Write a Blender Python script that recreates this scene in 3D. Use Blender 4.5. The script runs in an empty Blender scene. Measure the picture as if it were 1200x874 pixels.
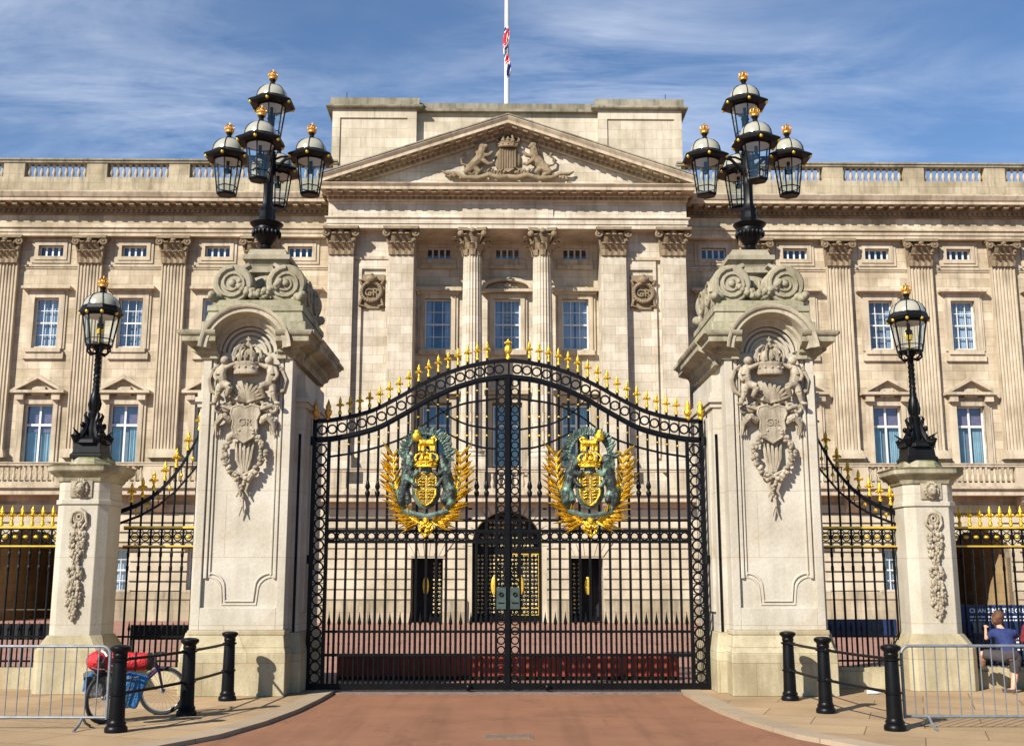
import bpy, math, random
from mathutils import Vector, Matrix
random.seed(7)
S = bpy.context.scene
COL = S.collection
R = math.radians
PI = math.pi

# ------------------------------------------------------------------ mesh builder
class MB:
    def __init__(s): s.v = []; s.f = []
    def add(s, vs, fs):
        n = len(s.v); s.v += [tuple(p) for p in vs]; s.f += [tuple(i+n for i in q) for q in fs]; return s
    def box(s, x0, x1, y0, y1, z0, z1):
        return s.add([(x0,y0,z0),(x1,y0,z0),(x1,y1,z0),(x0,y1,z0),(x0,y0,z1),(x1,y0,z1),(x1,y1,z1),(x0,y1,z1)],
                     [(0,3,2,1),(4,5,6,7),(0,1,5,4),(1,2,6,5),(2,3,7,6),(3,0,4,7)])
    def frust(s, x0,x1,y0,y1,z0, X0,X1,Y0,Y1,z1):
        return s.add([(x0,y0,z0),(x1,y0,z0),(x1,y1,z0),(x0,y1,z0),(X0,Y0,z1),(X1,Y0,z1),(X1,Y1,z1),(X0,Y1,z1)],
                     [(0,3,2,1),(4,5,6,7),(0,1,5,4),(1,2,6,5),(2,3,7,6),(3,0,4,7)])
    def quad(s, a, b, c, d): return s.add([a,b,c,d], [(0,1,2,3)])
    def prism(s, poly, axis, c0, c1):
        n = len(poly)
        def P(a, b, c):
            return (a,c,b) if axis == 'y' else ((c,a,b) if axis == 'x' else (a,b,c))
        vs = [P(a,b,c0) for a,b in poly]+[P(a,b,c1) for a,b in poly]
        fs = [tuple(range(n)), tuple(range(2*n-1, n-1, -1))]+[(i, i+n, (i+1)%n+n, (i+1)%n) for i in range(n)]
        return s.add(vs, fs)
    def lathe(s, prof, c=(0,0,0), n=16, a0=0.0, sx=1, sy=1, flute=0, fa=0.0):
        vs = []; fs = []; m = len(prof)
        for r, z in prof:
            for k in range(n):
                a = a0+2*PI*k/n
                rr = r*(1-fa*abs(math.sin(a*flute/2)) if flute else 1)
                vs.append((c[0]+rr*math.cos(a)*sx, c[1]+rr*math.sin(a)*sy, c[2]+z))
        for i in range(m-1):
            for k in range(n):
                fs.append((i*n+k, i*n+(k+1)%n, (i+1)*n+(k+1)%n, (i+1)*n+k))
        fs.append(tuple(range(n-1,-1,-1))); fs.append(tuple((m-1)*n+k for k in range(n)))
        return s.add(vs, fs)
    def tube(s, path, r, n=6, closed=False, flat=None):
        path = [Vector(p) for p in path]; m = len(path)
        rs = r if isinstance(r, (list, tuple)) else [r]*m
        vs = []; fs = []; up = None
        for i, p in enumerate(path):
            if closed: t = path[(i+1)%m]-path[i-1]
            else: t = path[min(i+1,m-1)]-path[max(i-1,0)]
            if t.length < 1e-9: t = Vector((0,0,1))
            t.normalize()
            if up is None:
                up = Vector((0,1,0)) if abs(t.y) < .9 else Vector((1,0,0))
            u = (up-t*up.dot(t))
            if u.length < 1e-6: u = t.orthogonal()
            u.normalize(); w = t.cross(u); up = u
            for k in range(n):
                a = 2*PI*(k+.5)/n
                fu, fw = (flat if flat else (1,1))
                vs.append(p+u*(math.cos(a)*rs[i]*fu)+w*(math.sin(a)*rs[i]*fw))
        for i in range(m if closed else m-1):
            j = (i+1)%m
            for k in range(n):
                fs.append((i*n+k, i*n+(k+1)%n, j*n+(k+1)%n, j*n+k))
        if not closed:
            fs.append(tuple(range(n-1,-1,-1))); fs.append(tuple((m-1)*n+k for k in range(n)))
        return s.add(vs, fs)
    def torus(s, c, Rr, r, axis='y', n=14, m=5, sx=1, sz=1):
        pts = []
        for k in range(n):
            a = 2*PI*k/n; u, w = Rr*math.cos(a)*sx, Rr*math.sin(a)*sz
            pts.append((c[0]+u,c[1],c[2]+w) if axis=='y' else ((c[0],c[1]+u,c[2]+w) if axis=='x' else (c[0]+u,c[1]+w,c[2])))
        return s.tube(pts, r, m, True)
    def sph(s, c, r, n=8, m=6, rot=None):
        rx, ry, rz = (r,r,r) if not isinstance(r,(tuple,list)) else r
        vs = []; fs = []
        M = rot if rot is not None else None
        for i in range(1, m):
            th = PI*i/m
            for k in range(n):
                a = 2*PI*k/n
                vs.append(Vector((rx*math.sin(th)*math.cos(a), ry*math.sin(th)*math.sin(a), rz*math.cos(th))))
        vs.append(Vector((0,0,rz))); vs.append(Vector((0,0,-rz)))
        if M is not None: vs = [M@p for p in vs]
        vs = [(p.x+c[0],p.y+c[1],p.z+c[2]) for p in vs]
        t = (m-1)*n
        for k in range(n):
            fs.append((t, k, (k+1)%n)); fs.append((t+1, (m-2)*n+(k+1)%n, (m-2)*n+k))
        for i in range(m-2):
            for k in range(n):
                fs.append((i*n+k, (i+1)*n+k, (i+1)*n+(k+1)%n, i*n+(k+1)%n))
        return s.add(vs, fs)
    def sweep(s, prof, frames, closed=False, cap=True):
        """prof [(out,up)], frames [(origin,U,V)]"""
        m = len(prof); vs = []; fs = []
        for o, U, V in frames:
            o = Vector(o); U = Vector(U); V = Vector(V)
            for a, b in prof: vs.append(o+U*a+V*b)
        nf = len(frames)
        for i in range(nf if closed else nf-1):
            j = (i+1)%nf
            for k in range(m-1):
                fs.append((i*m+k, j*m+k, j*m+k+1, i*m+k+1))
        if not closed and cap:
            fs.append(tuple(range(m))); fs.append(tuple((nf-1)*m+k for k in range(m-1,-1,-1)))
        return s.add(vs, fs)
    def mould(s, prof, x0, x1, y0, y1, z=0, top=True):
        """closed moulding round a rectangle, prof [(out,z)] bottom to top"""
        fr = [((x0,y0,z),(-1,-1,0),(0,0,1)),((x1,y0,z),(1,-1,0),(0,0,1)),((x1,y1,z),(1,1,0),(0,0,1)),((x0,y1,z),(-1,1,0),(0,0,1))]
        s.sweep(prof, fr, True)
        if top:
            for o, h in (prof[-1], prof[0]):
                s.add([(x0-o,y0-o,z+h),(x1+o,y0-o,z+h),(x1+o,y1+o,z+h),(x0-o,y1+o,z+h)], [(0,1,2,3)])
        return s
    def merge(s, o, M=None):
        if M is None: return s.add(o.v, o.f)
        return s.add([tuple(M@Vector(p)) for p in o.v], o.f)
    def shift(s, dx=0, dy=0, dz=0):
        s.v = [(x+dx,y+dy,z+dz) for x,y,z in s.v]; return s
    def mirror(s):
        s.v = [(-x,y,z) for x,y,z in s.v]; s.f = [tuple(reversed(q)) for q in s.f]; return s
    def mesh(s, name, smooth=None):
        me = bpy.data.meshes.new(name); me.from_pydata(s.v, [], s.f); me.validate()
        if smooth is not None:
            for p in me.polygons: p.use_smooth = True
            me.set_sharp_from_angle(angle=R(smooth))
        me.update(); return me
    def build(s, name, mat, parent=None, loc=(0,0,0), smooth=None, bevel=0):
        me = s.mesh(name, smooth); me.materials.append(mat)
        o = bpy.data.objects.new(name, me); COL.objects.link(o); o.parent = parent; o.location = loc
        if bevel:
            b = o.modifiers.new('b','BEVEL'); b.width = bevel; b.segments = 2; b.limit_method = 'ANGLE'; b.angle_limit = R(40)
        return o

def link_mesh(name, me, parent=None, loc=(0,0,0), rz=0, scale=None):
    o = bpy.data.objects.new(name, me); COL.objects.link(o); o.parent = parent; o.location = loc; o.rotation_euler = (0,0,rz)
    if scale: o.scale = scale
    return o
def thing(name, label, cat, loc=(0,0,0), rz=0, group=None):
    o = bpy.data.objects.new(name, None); COL.objects.link(o); o.location = loc; o.rotation_euler = (0,0,rz)
    o.empty_display_size = .2
    return tag(o, label, cat, group)
def tag(o, label, cat, group=None):
    o['label'] = label; o['category'] = cat
    if group: o['group'] = group
    return o
def struct(o, kind='structure'): o['kind'] = kind; return o
KIDS = {}
def clusters(mb, gap):
    """split a builder into groups of pieces that lie apart from one another"""
    par = list(range(len(mb.v)))
    def find(i):
        while par[i] != i: par[i] = par[par[i]]; i = par[i]
        return i
    for f in mb.f:
        a = find(f[0])
        for i in f[1:]: par[find(i)] = a
    comp = {}
    for f in mb.f: comp.setdefault(find(f[0]), []).append(f)
    bb = []
    for k, fs in comp.items():
        vs = [mb.v[i] for f in fs for i in f]
        bb.append([[min(p[j] for p in vs) for j in range(3)], [max(p[j] for p in vs) for j in range(3)], fs])
    ch = True
    while ch:
        ch = False; out = []
        for b in bb:
            hit = None
            for o in out:
                if all(b[0][j]-gap <= o[1][j] and o[0][j]-gap <= b[1][j] for j in range(3)): hit = o; break
            if hit:
                for j in range(3): hit[0][j] = min(hit[0][j],b[0][j]); hit[1][j] = max(hit[1][j],b[1][j])
                hit[2] = hit[2]+b[2]; ch = True
            else: out.append([list(b[0]),list(b[1]),b[2]])
        bb = out
    res = []
    for b in bb:
        m = MB(); mp = {}
        for f in b[2]:
            for i in f:
                if i not in mp: mp[i] = len(m.v); m.v.append(mb.v[i])
            m.f.append(tuple(mp[i] for i in f))
        res.append(m)
    return res
def copy_tree(o, parent=None):
    c = o.copy(); COL.objects.link(c)
    if parent: c.parent = parent
    for ch in [x for x in bpy.data.objects if x.parent == o]: copy_tree(ch, c)
    return c
def fuse(mb, name, voxel, mat, parent=None, loc=(0,0,0), smooth_it=4, disp=0):
    """fuse overlapping blobs into one continuous surface, baked"""
    me = mb.mesh('tmp'); o = bpy.data.objects.new('tmp', me); COL.objects.link(o)
    r = o.modifiers.new('r','REMESH'); r.mode = 'VOXEL'; r.voxel_size = voxel
    if smooth_it:
        k = o.modifiers.new('s','SMOOTH'); k.iterations = smooth_it; k.factor = .5
    if disp:
        t = bpy.data.textures.new('n','CLOUDS'); t.noise_scale = disp*4
        d = o.modifiers.new('d','DISPLACE'); d.texture = t; d.strength = disp; d.texture_coords = 'LOCAL'
    dg = bpy.context.evaluated_depsgraph_get(); dg.update()
    nm = bpy.data.meshes.new_from_object(o.evaluated_get(dg)); nm.name = name
    bpy.data.objects.remove(o); nm.materials.clear(); nm.materials.append(mat)
    for p in nm.polygons: p.use_smooth = True; p.material_index = 0
    ob = bpy.data.objects.new(name, nm); COL.objects.link(ob); ob.parent = parent; ob.location = loc
    return ob
def text_mesh(txt, size, depth, mat, name, parent=None, loc=(0,0,0), rot=(R(90),0,0), align='CENTER', bold=0.0):
    cu = bpy.data.curves.new(name, 'FONT'); cu.body = txt; cu.size = size; cu.extrude = depth; cu.align_x = align; cu.offset = bold
    o = bpy.data.objects.new('t', cu); COL.objects.link(o)
    dg = bpy.context.evaluated_depsgraph_get(); dg.update()
    me = bpy.data.meshes.new_from_object(o.evaluated_get(dg)); bpy.data.objects.remove(o)
    me.materials.clear(); me.materials.append(mat)
    for p in me.polygons: p.material_index = 0
    o = bpy.data.objects.new(name, me); COL.objects.link(o); o.parent = parent; o.location = loc; o.rotation_euler = rot
    return o

# ------------------------------------------------------------------ materials
class NT:
    def __init__(s, name):
        s.m = bpy.data.materials.new(name); s.m.use_nodes = True; s.t = s.m.node_tree
        s.b = s.t.nodes['Principled BSDF']; s.out = s.t.nodes['Material Output']
    def n(s, typ, **k):
        x = s.t.nodes.new(typ)
        for a, v in k.items():
            if a.startswith('i_'): x.inputs[a[2:].replace('_',' ')].default_value = v
            else: setattr(x, a, v)
        return x
    def l(s, a, b): s.t.links.new(a, b)
    def coords(s, scale=(1,1,1), which='Object'):
        tc = s.n('ShaderNodeTexCoord'); mp = s.n('ShaderNodeMapping'); mp.inputs['Scale'].default_value = scale
        s.l(tc.outputs[which], mp.inputs['Vector']); return mp.outputs['Vector']
    def noise(s, vec, scale, detail=4, rough=.55):
        x = s.n('ShaderNodeTexNoise'); x.inputs['Scale'].default_value = scale; x.inputs['Detail'].default_value = detail
        x.inputs['Roughness'].default_value = rough; s.l(vec, x.inputs['Vector']); return x.outputs['Fac']
    def ramp(s, fac, a, b, ca=(0,0,0,1), cb=(1,1,1,1)):
        x = s.n('ShaderNodeValToRGB'); e = x.color_ramp.elements; e[0].position = a; e[1].position = b
        e[0].color = ca; e[1].color = cb; s.l(fac, x.inputs['Fac']); return x.outputs['Color']
    def mix(s, fac, a, b, typ='MIX'):
        x = s.n('ShaderNodeMix'); x.data_type = 'RGBA'; x.blend_type = typ
        for sock, val in ((x.inputs[0], fac), (x.inputs[6], a), (x.inputs[7], b)):
            if isinstance(val, (int,float)): sock.default_value = val
            elif isinstance(val, tuple): sock.default_value = val if len(val)==4 else (*val,1)
            else: s.l(val, sock)
        return x.outputs[2]
    def math(s, op, a, b=0.0):
        x = s.n('ShaderNodeMath'); x.operation = op
        for i, v in enumerate((a,b)):
            if isinstance(v,(int,float)): x.inputs[i].default_value = v
            else: s.l(v, x.inputs[i])
        return x.outputs[0]
    def bump(s, h, strength, dist):
        x = s.n('ShaderNodeBump'); x.inputs['Strength'].default_value = strength; x.inputs['Distance'].default_value = dist
        s.l(h, x.inputs['Height']); s.l(x.outputs['Normal'], s.b.inputs['Normal'])
def simple(name, col, rough=.5, metal=0, var=.15, scale=6, bump=0, bdist=.01, spec=None, coat=0):
    k = NT(name); v = k.coords(); n = k.noise(v, scale)
    d = tuple(c*(1-var) for c in col); u = tuple(min(1,c*(1+var)) for c in col)
    k.l(k.ramp(n, .3, .7, (*d,1), (*u,1)), k.b.inputs['Base Color'])
    k.b.inputs['Roughness'].default_value = rough; k.b.inputs['Metallic'].default_value = metal
    if spec is not None: k.b.inputs['Specular IOR Level'].default_value = spec
    if coat: k.b.inputs['Coat Weight'].default_value = coat; k.b.inputs['Coat Roughness'].default_value = .1
    if bump: k.bump(k.noise(v, scale*5), bump, bdist)
    return k.m
def stone(name, col, ashlar=None, blotch=.22, streak=.25, scol=(.09,.075,.055), moss=0, joint=.55, bumpy=.3, scale=1.0, block=.12, stain=0):
    k = NT(name); tc = k.n('ShaderNodeTexCoord'); ob = tc.outputs['Object']
    n1 = k.noise(ob, .7*scale, 6, .6)
    c = k.mix(k.ramp(n1, .35, .68), tuple(x*(1-blotch) for x in (col[0],col[1]*.97,col[2]*.9)), tuple(min(1,x*(1+blotch*.55)) for x in col))
    if ashlar:
        sep = k.n('ShaderNodeSeparateXYZ'); k.l(ob, sep.inputs[0])
        cb = k.n('ShaderNodeCombineXYZ'); k.l(k.math('ADD', sep.outputs[0], sep.outputs[1]), cb.inputs[0]); k.l(sep.outputs[2], cb.inputs[1])
        br = k.n('ShaderNodeTexBrick'); br.offset = .5; br.inputs['Scale'].default_value = 1
        br.inputs['Brick Width'].default_value = ashlar[0]; br.inputs['Row Height'].default_value = ashlar[1]
        br.inputs['Mortar Size'].default_value = ashlar[2]; br.inputs['Mortar Smooth'].default_value = .2; br.inputs['Bias'].default_value = 0
        br.inputs['Color1'].default_value = (1-block,1-block*1.15,1-block*1.5,1); br.inputs['Color2'].default_value = (1+block*.6,1+block*.6,1+block*.6,1)
        br.inputs['Mortar'].default_value = (joint,joint*.9,joint*.75,1)
        k.l(cb.outputs[0], br.inputs['Vector'])
        c = k.mix(1.0, c, br.outputs['Color'], 'MULTIPLY')
    # vertical rain streaks and grime
    mp = k.n('ShaderNodeMapping'); mp.inputs['Scale'].default_value = (2.2*scale,2.2*scale,.22*scale); k.l(ob, mp.inputs['Vector'])
    n2 = k.noise(mp.outputs[0], 1.6, 6, .68)
    c = k.mix(k.math('MULTIPLY', k.ramp(n2, .48, .74), streak), c, scol)
    n3 = k.noise(ob, 18*scale, 4, .7)
    c = k.mix(.5, c, k.ramp(n3, .25, .75, (.72,.72,.72,1), (1.18,1.18,1.18,1)), 'MULTIPLY')
    if stain:
        n6 = k.noise(ob, .9, 5, .7); c = k.mix(k.math('MULTIPLY', k.ramp(n6,.60,.72), stain), c, (.36,.23,.11))
    if moss:
        g = k.n('ShaderNodeNewGeometry'); sg = k.n('ShaderNodeSeparateXYZ'); k.l(g.outputs['Normal'], sg.inputs[0])
        n4 = k.noise(ob, 3.5, 5, .65)
        up = k.ramp(sg.outputs[2], .0, .6)
        f = k.math('MULTIPLY', k.math('MAXIMUM', up, .30), k.ramp(n4, .34, .56))
        c = k.mix(k.math('MULTIPLY', f, moss*.95), c, (.12,.14,.02))
        n5 = k.noise(ob, 2.1, 6, .7)
        c = k.mix(k.math('MULTIPLY', k.ramp(n5, .47, .68), moss*.6), c, (.06,.05,.036))
    k.l(c, k.b.inputs['Base Color']); k.b.inputs['Roughness'].default_value = .88; k.b.inputs['Specular IOR Level'].default_value = .2
    k.bump(k.math('ADD', n3, k.math('MULTIPLY', n1, .5)), bumpy, .02)
    return k.m
def glass_mat(name, tint=(.8,.9,.95), refl=.12, rough=.02):
    k = NT(name); k.t.nodes.remove(k.b)
    tr = k.n('ShaderNodeBsdfTransparent'); tr.inputs[0].default_value = (*tint,1)
    gl = k.n('ShaderNodeBsdfGlossy'); gl.inputs['Roughness'].default_value = rough; gl.inputs[0].default_value = (.9,.95,1,1)
    lw = k.n('ShaderNodeLayerWeight'); lw.inputs[0].default_value = .5; fr = k.math('POWER', lw.outputs['Facing'], 4.0)
    v = k.coords(); nz = k.noise(v, 1.3, 3)
    mx = k.n('ShaderNodeMixShader'); k.l(k.math('ADD', k.math('ADD', k.math('MULTIPLY', fr, .7), .04), k.math('MULTIPLY', nz, refl)), mx.inputs[0])
    k.l(tr.outputs[0], mx.inputs[1]); k.l(gl.outputs[0], mx.inputs[2]); k.l(mx.outputs[0], k.out.inputs[0])
    return k.m

MAT = dict(
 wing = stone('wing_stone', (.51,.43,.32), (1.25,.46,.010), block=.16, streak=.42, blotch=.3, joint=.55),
 portico = stone('portico_stone', (.56,.50,.41), (1.1,.46,.010), block=.13, streak=.34, joint=.58, blotch=.24),
 rust = stone('rusticated_stone', (.52,.45,.335), None, streak=.15),
 plain = stone('trim_stone', (.50,.42,.31), None, streak=.6),
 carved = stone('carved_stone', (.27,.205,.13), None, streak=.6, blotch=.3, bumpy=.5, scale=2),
 grime = stone('weathered_stone', (.42,.355,.25), (1.6,.5,.007), streak=.85, scol=(.13,.115,.09), blotch=.3),
 attic = stone('attic_stone', (.55,.485,.385), (1.3,.55,.008), streak=.3),
 coping = stone('sooty_coping_stone', (.30,.27,.20), None, streak=.8, scol=(.06,.055,.045), blotch=.4),
 pier = stone('pier_stone', (.50,.46,.385), (3.0,1.02,.005), streak=.16, joint=.75, blotch=.16, block=.03, stain=.55, scale=1.5),
 pier_base = stone('pier_base_stone', (.44,.385,.26), (1.3,.48,.006), streak=.6, stain=.5, scol=(.2,.15,.08), blotch=.28, scale=2, joint=.7),
 relief = stone('relief_stone', (.42,.36,.27), None, streak=.75, scol=(.10,.08,.055), blotch=.4, scale=4, bumpy=.5),
 mossy = stone('mossy_stone', (.47,.42,.32), None, streak=.5, moss=1.0, blotch=.3, scale=2.5, bumpy=.6),
 hood = stone('hood_stone', (.50,.445,.34), None, streak=.4, moss=.35, blotch=.25, scale=2.5, bumpy=.5),
 scroll = stone('scroll_stone', (.42,.37,.28), None, streak=.5, moss=.45, blotch=.35, scale=3, bumpy=.6),
 dark_trim = stone('dark_moulding_stone', (.25,.195,.125), None, streak=.7, blotch=.4, scale=1.5),  # darker brown stone for modillions and dentils, adds contrast under the cornices
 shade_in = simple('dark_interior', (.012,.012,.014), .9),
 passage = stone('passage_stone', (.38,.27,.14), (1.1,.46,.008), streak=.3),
 white = simple('white_paint', (.62,.62,.60), .45, var=.05),
 glass = glass_mat('window_glass', (.80,.87,.93), .12),
 lglass = glass_mat('lantern_glass', (.90,.96,.98), .04),
 curtain = simple('curtain_cloth', (.42,.47,.52), .9, var=.2, scale=1.2),
 curtain2 = simple('blue_curtain_cloth', (.25,.36,.38), .9, var=.25, scale=1.0),
 curtain3 = simple('violet_blind_cloth', (.16,.115,.16), .9, var=.2),
 iron = simple('black_gloss_iron', (.004,.004,.0045), .38, spec=.17, var=.4, scale=9, bump=.15, bdist=.004),
 iron2 = simple('black_satin_iron', (.006,.006,.0065), .45, spec=.17, var=.4, scale=5, bump=.2, bdist=.004),
 gold = simple('gilding', (.78,.45,.04), .33, metal=.75, var=.5, scale=22, bump=.7, bdist=.012),
 goldp = simple('gold_paint', (.70,.46,.05), .4, metal=.4, var=.2, scale=9),
 bronze = simple('verdigris_bronze', (.075,.115,.095), .5, metal=.35, var=.75, scale=9, bump=.6, bdist=.012),
 verd = simple('pale_verdigris', (.035,.055,.048), .65, metal=.1, var=.4, scale=7, bump=.4, bdist=.01),
 opal = simple('opal_glass', (.36,.345,.27), .22, var=.08, coat=.5),
 steel = simple('galvanised_steel', (.20,.22,.24), .5, metal=.4, var=.2, scale=12),
 lead = simple('roof_lead', (.16,.17,.18), .7),
)
MAT['crown_gold'] = simple('weathered_gilding', (.70,.36,.08), .38, metal=.8, var=.5, scale=30, bump=.4, bdist=.005)

# ------------------------------------------------------------------ camera, light, sky
cam = bpy.data.cameras.new('camera'); co = bpy.data.objects.new('camera', cam); COL.objects.link(co); S.camera = co
cam.sensor_width = 36; cam.lens = 36*1290/1200; cam.clip_end = 5000; cam.clip_start = .1
co.location = (0,0,1.75); co.rotation_euler = (R(90+10.46), 0, R(-.2))
AZ, EL = R(41), R(35)
sun = bpy.data.lights.new('sun', 'SUN'); so = bpy.data.objects.new('sun', sun); COL.objects.link(so)
sun.energy = 5.0; sun.angle = R(.5); sun.color = (1,.94,.845)
d = Vector((math.sin(AZ)*math.cos(EL), math.cos(AZ)*math.cos(EL), -math.sin(EL)))
so.rotation_euler = d.to_track_quat('-Z','Y').to_euler(); so.location = (-20,-30,40)
W = bpy.data.worlds.new('World'); S.world = W; W.use_nodes = True; wt = W.node_tree
bg = wt.nodes['Background']; sky = wt.nodes.new('ShaderNodeTexSky'); sky.sky_type = 'NISHITA'; sky.sun_disc = False
sky.sun_elevation = EL; sky.sun_rotation = R(180)+AZ; sky.air_density = 1.0; sky.dust_density = .15; sky.ozone_density = 2.5
bg.inputs['Strength'].default_value = .060
wc = wt.nodes.new('ShaderNodeTexCoord')
# thin cirrus: project the view direction on a high layer, streaky noise
sx = wt.nodes.new('ShaderNodeSeparateXYZ'); wt.links.new(wc.outputs['Generated'], sx.inputs[0])
def wm(op, a, b=0.0):
    x = wt.nodes.new('ShaderNodeMath'); x.operation = op
    for i, v in enumerate((a,b)):
        if isinstance(v,(int,float)): x.inputs[i].default_value = v
        else: wt.links.new(v, x.inputs[i])
    return x.outputs[0]
zz = wm('MAXIMUM', wm('ADD', sx.outputs[2], .12), .05)
cx = wt.nodes.new('ShaderNodeCombineXYZ'); wt.links.new(wm('DIVIDE', sx.outputs[0], zz), cx.inputs[0]); wt.links.new(wm('DIVIDE', sx.outputs[1], zz), cx.inputs[1])
def wnoise(scale, rot, sc, det=7, ro=.6, dist=0.0, off=(0,0,0)):
    mp = wt.nodes.new('ShaderNodeMapping'); mp.inputs['Rotation'].default_value = (0,0,R(rot)); mp.inputs['Scale'].default_value = sc
    mp.inputs['Location'].default_value = off
    wt.links.new(cx.outputs[0], mp.inputs['Vector']); n = wt.nodes.new('ShaderNodeTexNoise'); n.inputs['Scale'].default_value = scale
    n.inputs['Detail'].default_value = det; n.inputs['Roughness'].default_value = ro; n.inputs['Distortion'].default_value = dist
    wt.links.new(mp.outputs[0], n.inputs['Vector']); return n.outputs['Fac']
def wramp(f, a, b):
    r = wt.nodes.new('ShaderNodeMapRange'); r.inputs[1].default_value = a; r.inputs[2].default_value = b; wt.links.new(f, r.inputs[0]); return r.outputs[0]
n1 = wnoise(1.3, 14, (1,2.2,1), 9, .66, .6); n2 = wnoise(.75, -8, (1,1.3,1), 5, .5, .2, (1.1,4.7,0))
cl = wm('MULTIPLY', wramp(n1, .42, .85), wramp(n2, .36, .66))
n3 = wnoise(3.4, 24, (1,3.2,1), 8, .7, .8, (5,2,0))
cl = wm('ADD', wm('MULTIPLY', cl, 1.1), wm('MULTIPLY', wm('MULTIPLY', wramp(n2, .40, .72), wramp(n3,.35,.8)), .55))
cl = wm('MULTIPLY', wm('ADD', cl, .05), wramp(sx.outputs[1], -.3, .7)); cl = wm('MINIMUM', cl, .85)
mixc = wt.nodes.new('ShaderNodeMix'); mixc.data_type = 'RGBA'; wt.links.new(cl, mixc.inputs[0])
gm = wt.nodes.new('ShaderNodeMix'); gm.data_type = 'RGBA'; gm.blend_type = 'MULTIPLY'; gm.inputs[0].default_value = 1; gm.inputs[7].default_value = (.70,1.06,1.36,1)
wt.links.new(sky.outputs[0], gm.inputs[6]); wt.links.new(gm.outputs[2], mixc.inputs[6]); mixc.inputs[7].default_value = (11.0,11.8,13.2,1)
wt.links.new(mixc.outputs[2], bg.inputs[0])
S.view_settings.view_transform = 'Standard'; S.view_settings.look = 'None'; S.view_settings.gamma = 1; S.view_settings.exposure = 0.68
S.cycles.max_bounces = 6; S.cycles.transparent_max_bounces = 24
# ------------------------------------------------------------------ ground
def ground_mat(name, col, scale, var=.12, blocks=None, bump=.3, joint=.7, tracks=False):
    k = NT(name); v = k.coords()
    n = k.noise(v, .8, 6, .65); f = k.noise(v, scale, 3, .8)
    c = k.mix(k.ramp(n,.3,.7), tuple(x*(1-var) for x in col), tuple(x*(1+var) for x in col))
    c = k.mix(.45, c, k.ramp(f,.25,.75,(.6,.6,.6,1),(1.35,1.35,1.35,1)), 'MULTIPLY')
    if blocks:
        mp = k.n('ShaderNodeMapping'); mp.inputs['Rotation'].default_value = (0,0,blocks[3]); k.l(v, mp.inputs[0])
        br = k.n('ShaderNodeTexBrick'); br.inputs['Scale'].default_value = 1; br.inputs['Brick Width'].default_value = blocks[0]
        br.inputs['Row Height'].default_value = blocks[1]; br.inputs['Mortar Size'].default_value = blocks[2]
        br.inputs['Color1'].default_value = (.88,.86,.82,1); br.inputs['Color2'].default_value = (1.1,1.1,1.1,1); br.inputs['Mortar'].default_value = (joint*.75,joint*.7,joint*.62,1)
        k.l(mp.outputs[0], br.inputs['Vector']); c = k.mix(1.0, c, br.outputs['Color'], 'MULTIPLY')
    if tracks:
        mp2 = k.n('ShaderNodeMapping'); mp2.inputs['Scale'].default_value = (2.6,.12,1); k.l(v, mp2.inputs[0])
        tr = k.noise(mp2.outputs[0], 1.0, 4, .6); c = k.mix(k.math('MULTIPLY', k.ramp(tr,.50,.72), .42), c, tuple(x*.5 for x in col))
        vo = k.n('ShaderNodeTexVoronoi'); vo.inputs['Scale'].default_value = 3.2; k.l(v, vo.inputs['Vector'])
        c = k.mix(k.ramp(vo.outputs['Distance'],.025,.035,(1,1,1,1),(0,0,0,1)), c, (.5,.42,.34))
        cr = k.n('ShaderNodeTexVoronoi'); cr.feature = 'DISTANCE_TO_EDGE'; cr.inputs['Scale'].default_value = .32
        wv = k.n('ShaderNodeVectorMath'); wv.operation = 'ADD'; nz = k.n('ShaderNodeTexNoise'); nz.inputs['Scale'].default_value = 2.5; k.l(v, nz.inputs['Vector']); k.l(nz.outputs['Color'], wv.inputs[0]); k.l(v, wv.inputs[1]); k.l(wv.outputs[0], cr.inputs['Vector'])
        c = k.mix(k.math('MULTIPLY', k.ramp(cr.outputs['Distance'],.004,.012,(1,1,1,1),(0,0,0,1)), .25), c, tuple(x*.35 for x in col))
    st = k.noise(v, 2.3, 5, .7); c = k.mix(k.math('MULTIPLY', k.ramp(st,.58,.75), .25), c, tuple(x*.45 for x in col))
    k.l(c, k.b.inputs['Base Color']); k.b.inputs['Roughness'].default_value = .9; k.b.inputs['Specular IOR Level'].default_value = .25
    k.bump(f, bump, .01); return k.m
MAT['road'] = ground_mat('red_asphalt', (.255,.120,.065), 60, .16, bump=.7, tracks=True)
MAT['court'] = ground_mat('pink_gravel_asphalt', (.33,.175,.125), 40, .12, tracks=True)
MAT['pave'] = ground_mat('york_stone_paving', (.36,.25,.14), 45, .18, (1.3,.75,.008,R(20)), joint=.62)
MAT['kerbm'] = ground_mat('granite_kerb', (.36,.28,.19), 70, .1, (50,.9,.008,R(0)))
MAT['earth'] = ground_mat('far_ground', (.22,.17,.12), 1, .1)
g = MB(); g.quad((-900,-900,-1.2),(900,-900,-1.2),(900,1200,-1.2),(-900,1200,-1.2)); struct(g.build('ground', MAT['earth']))
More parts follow.
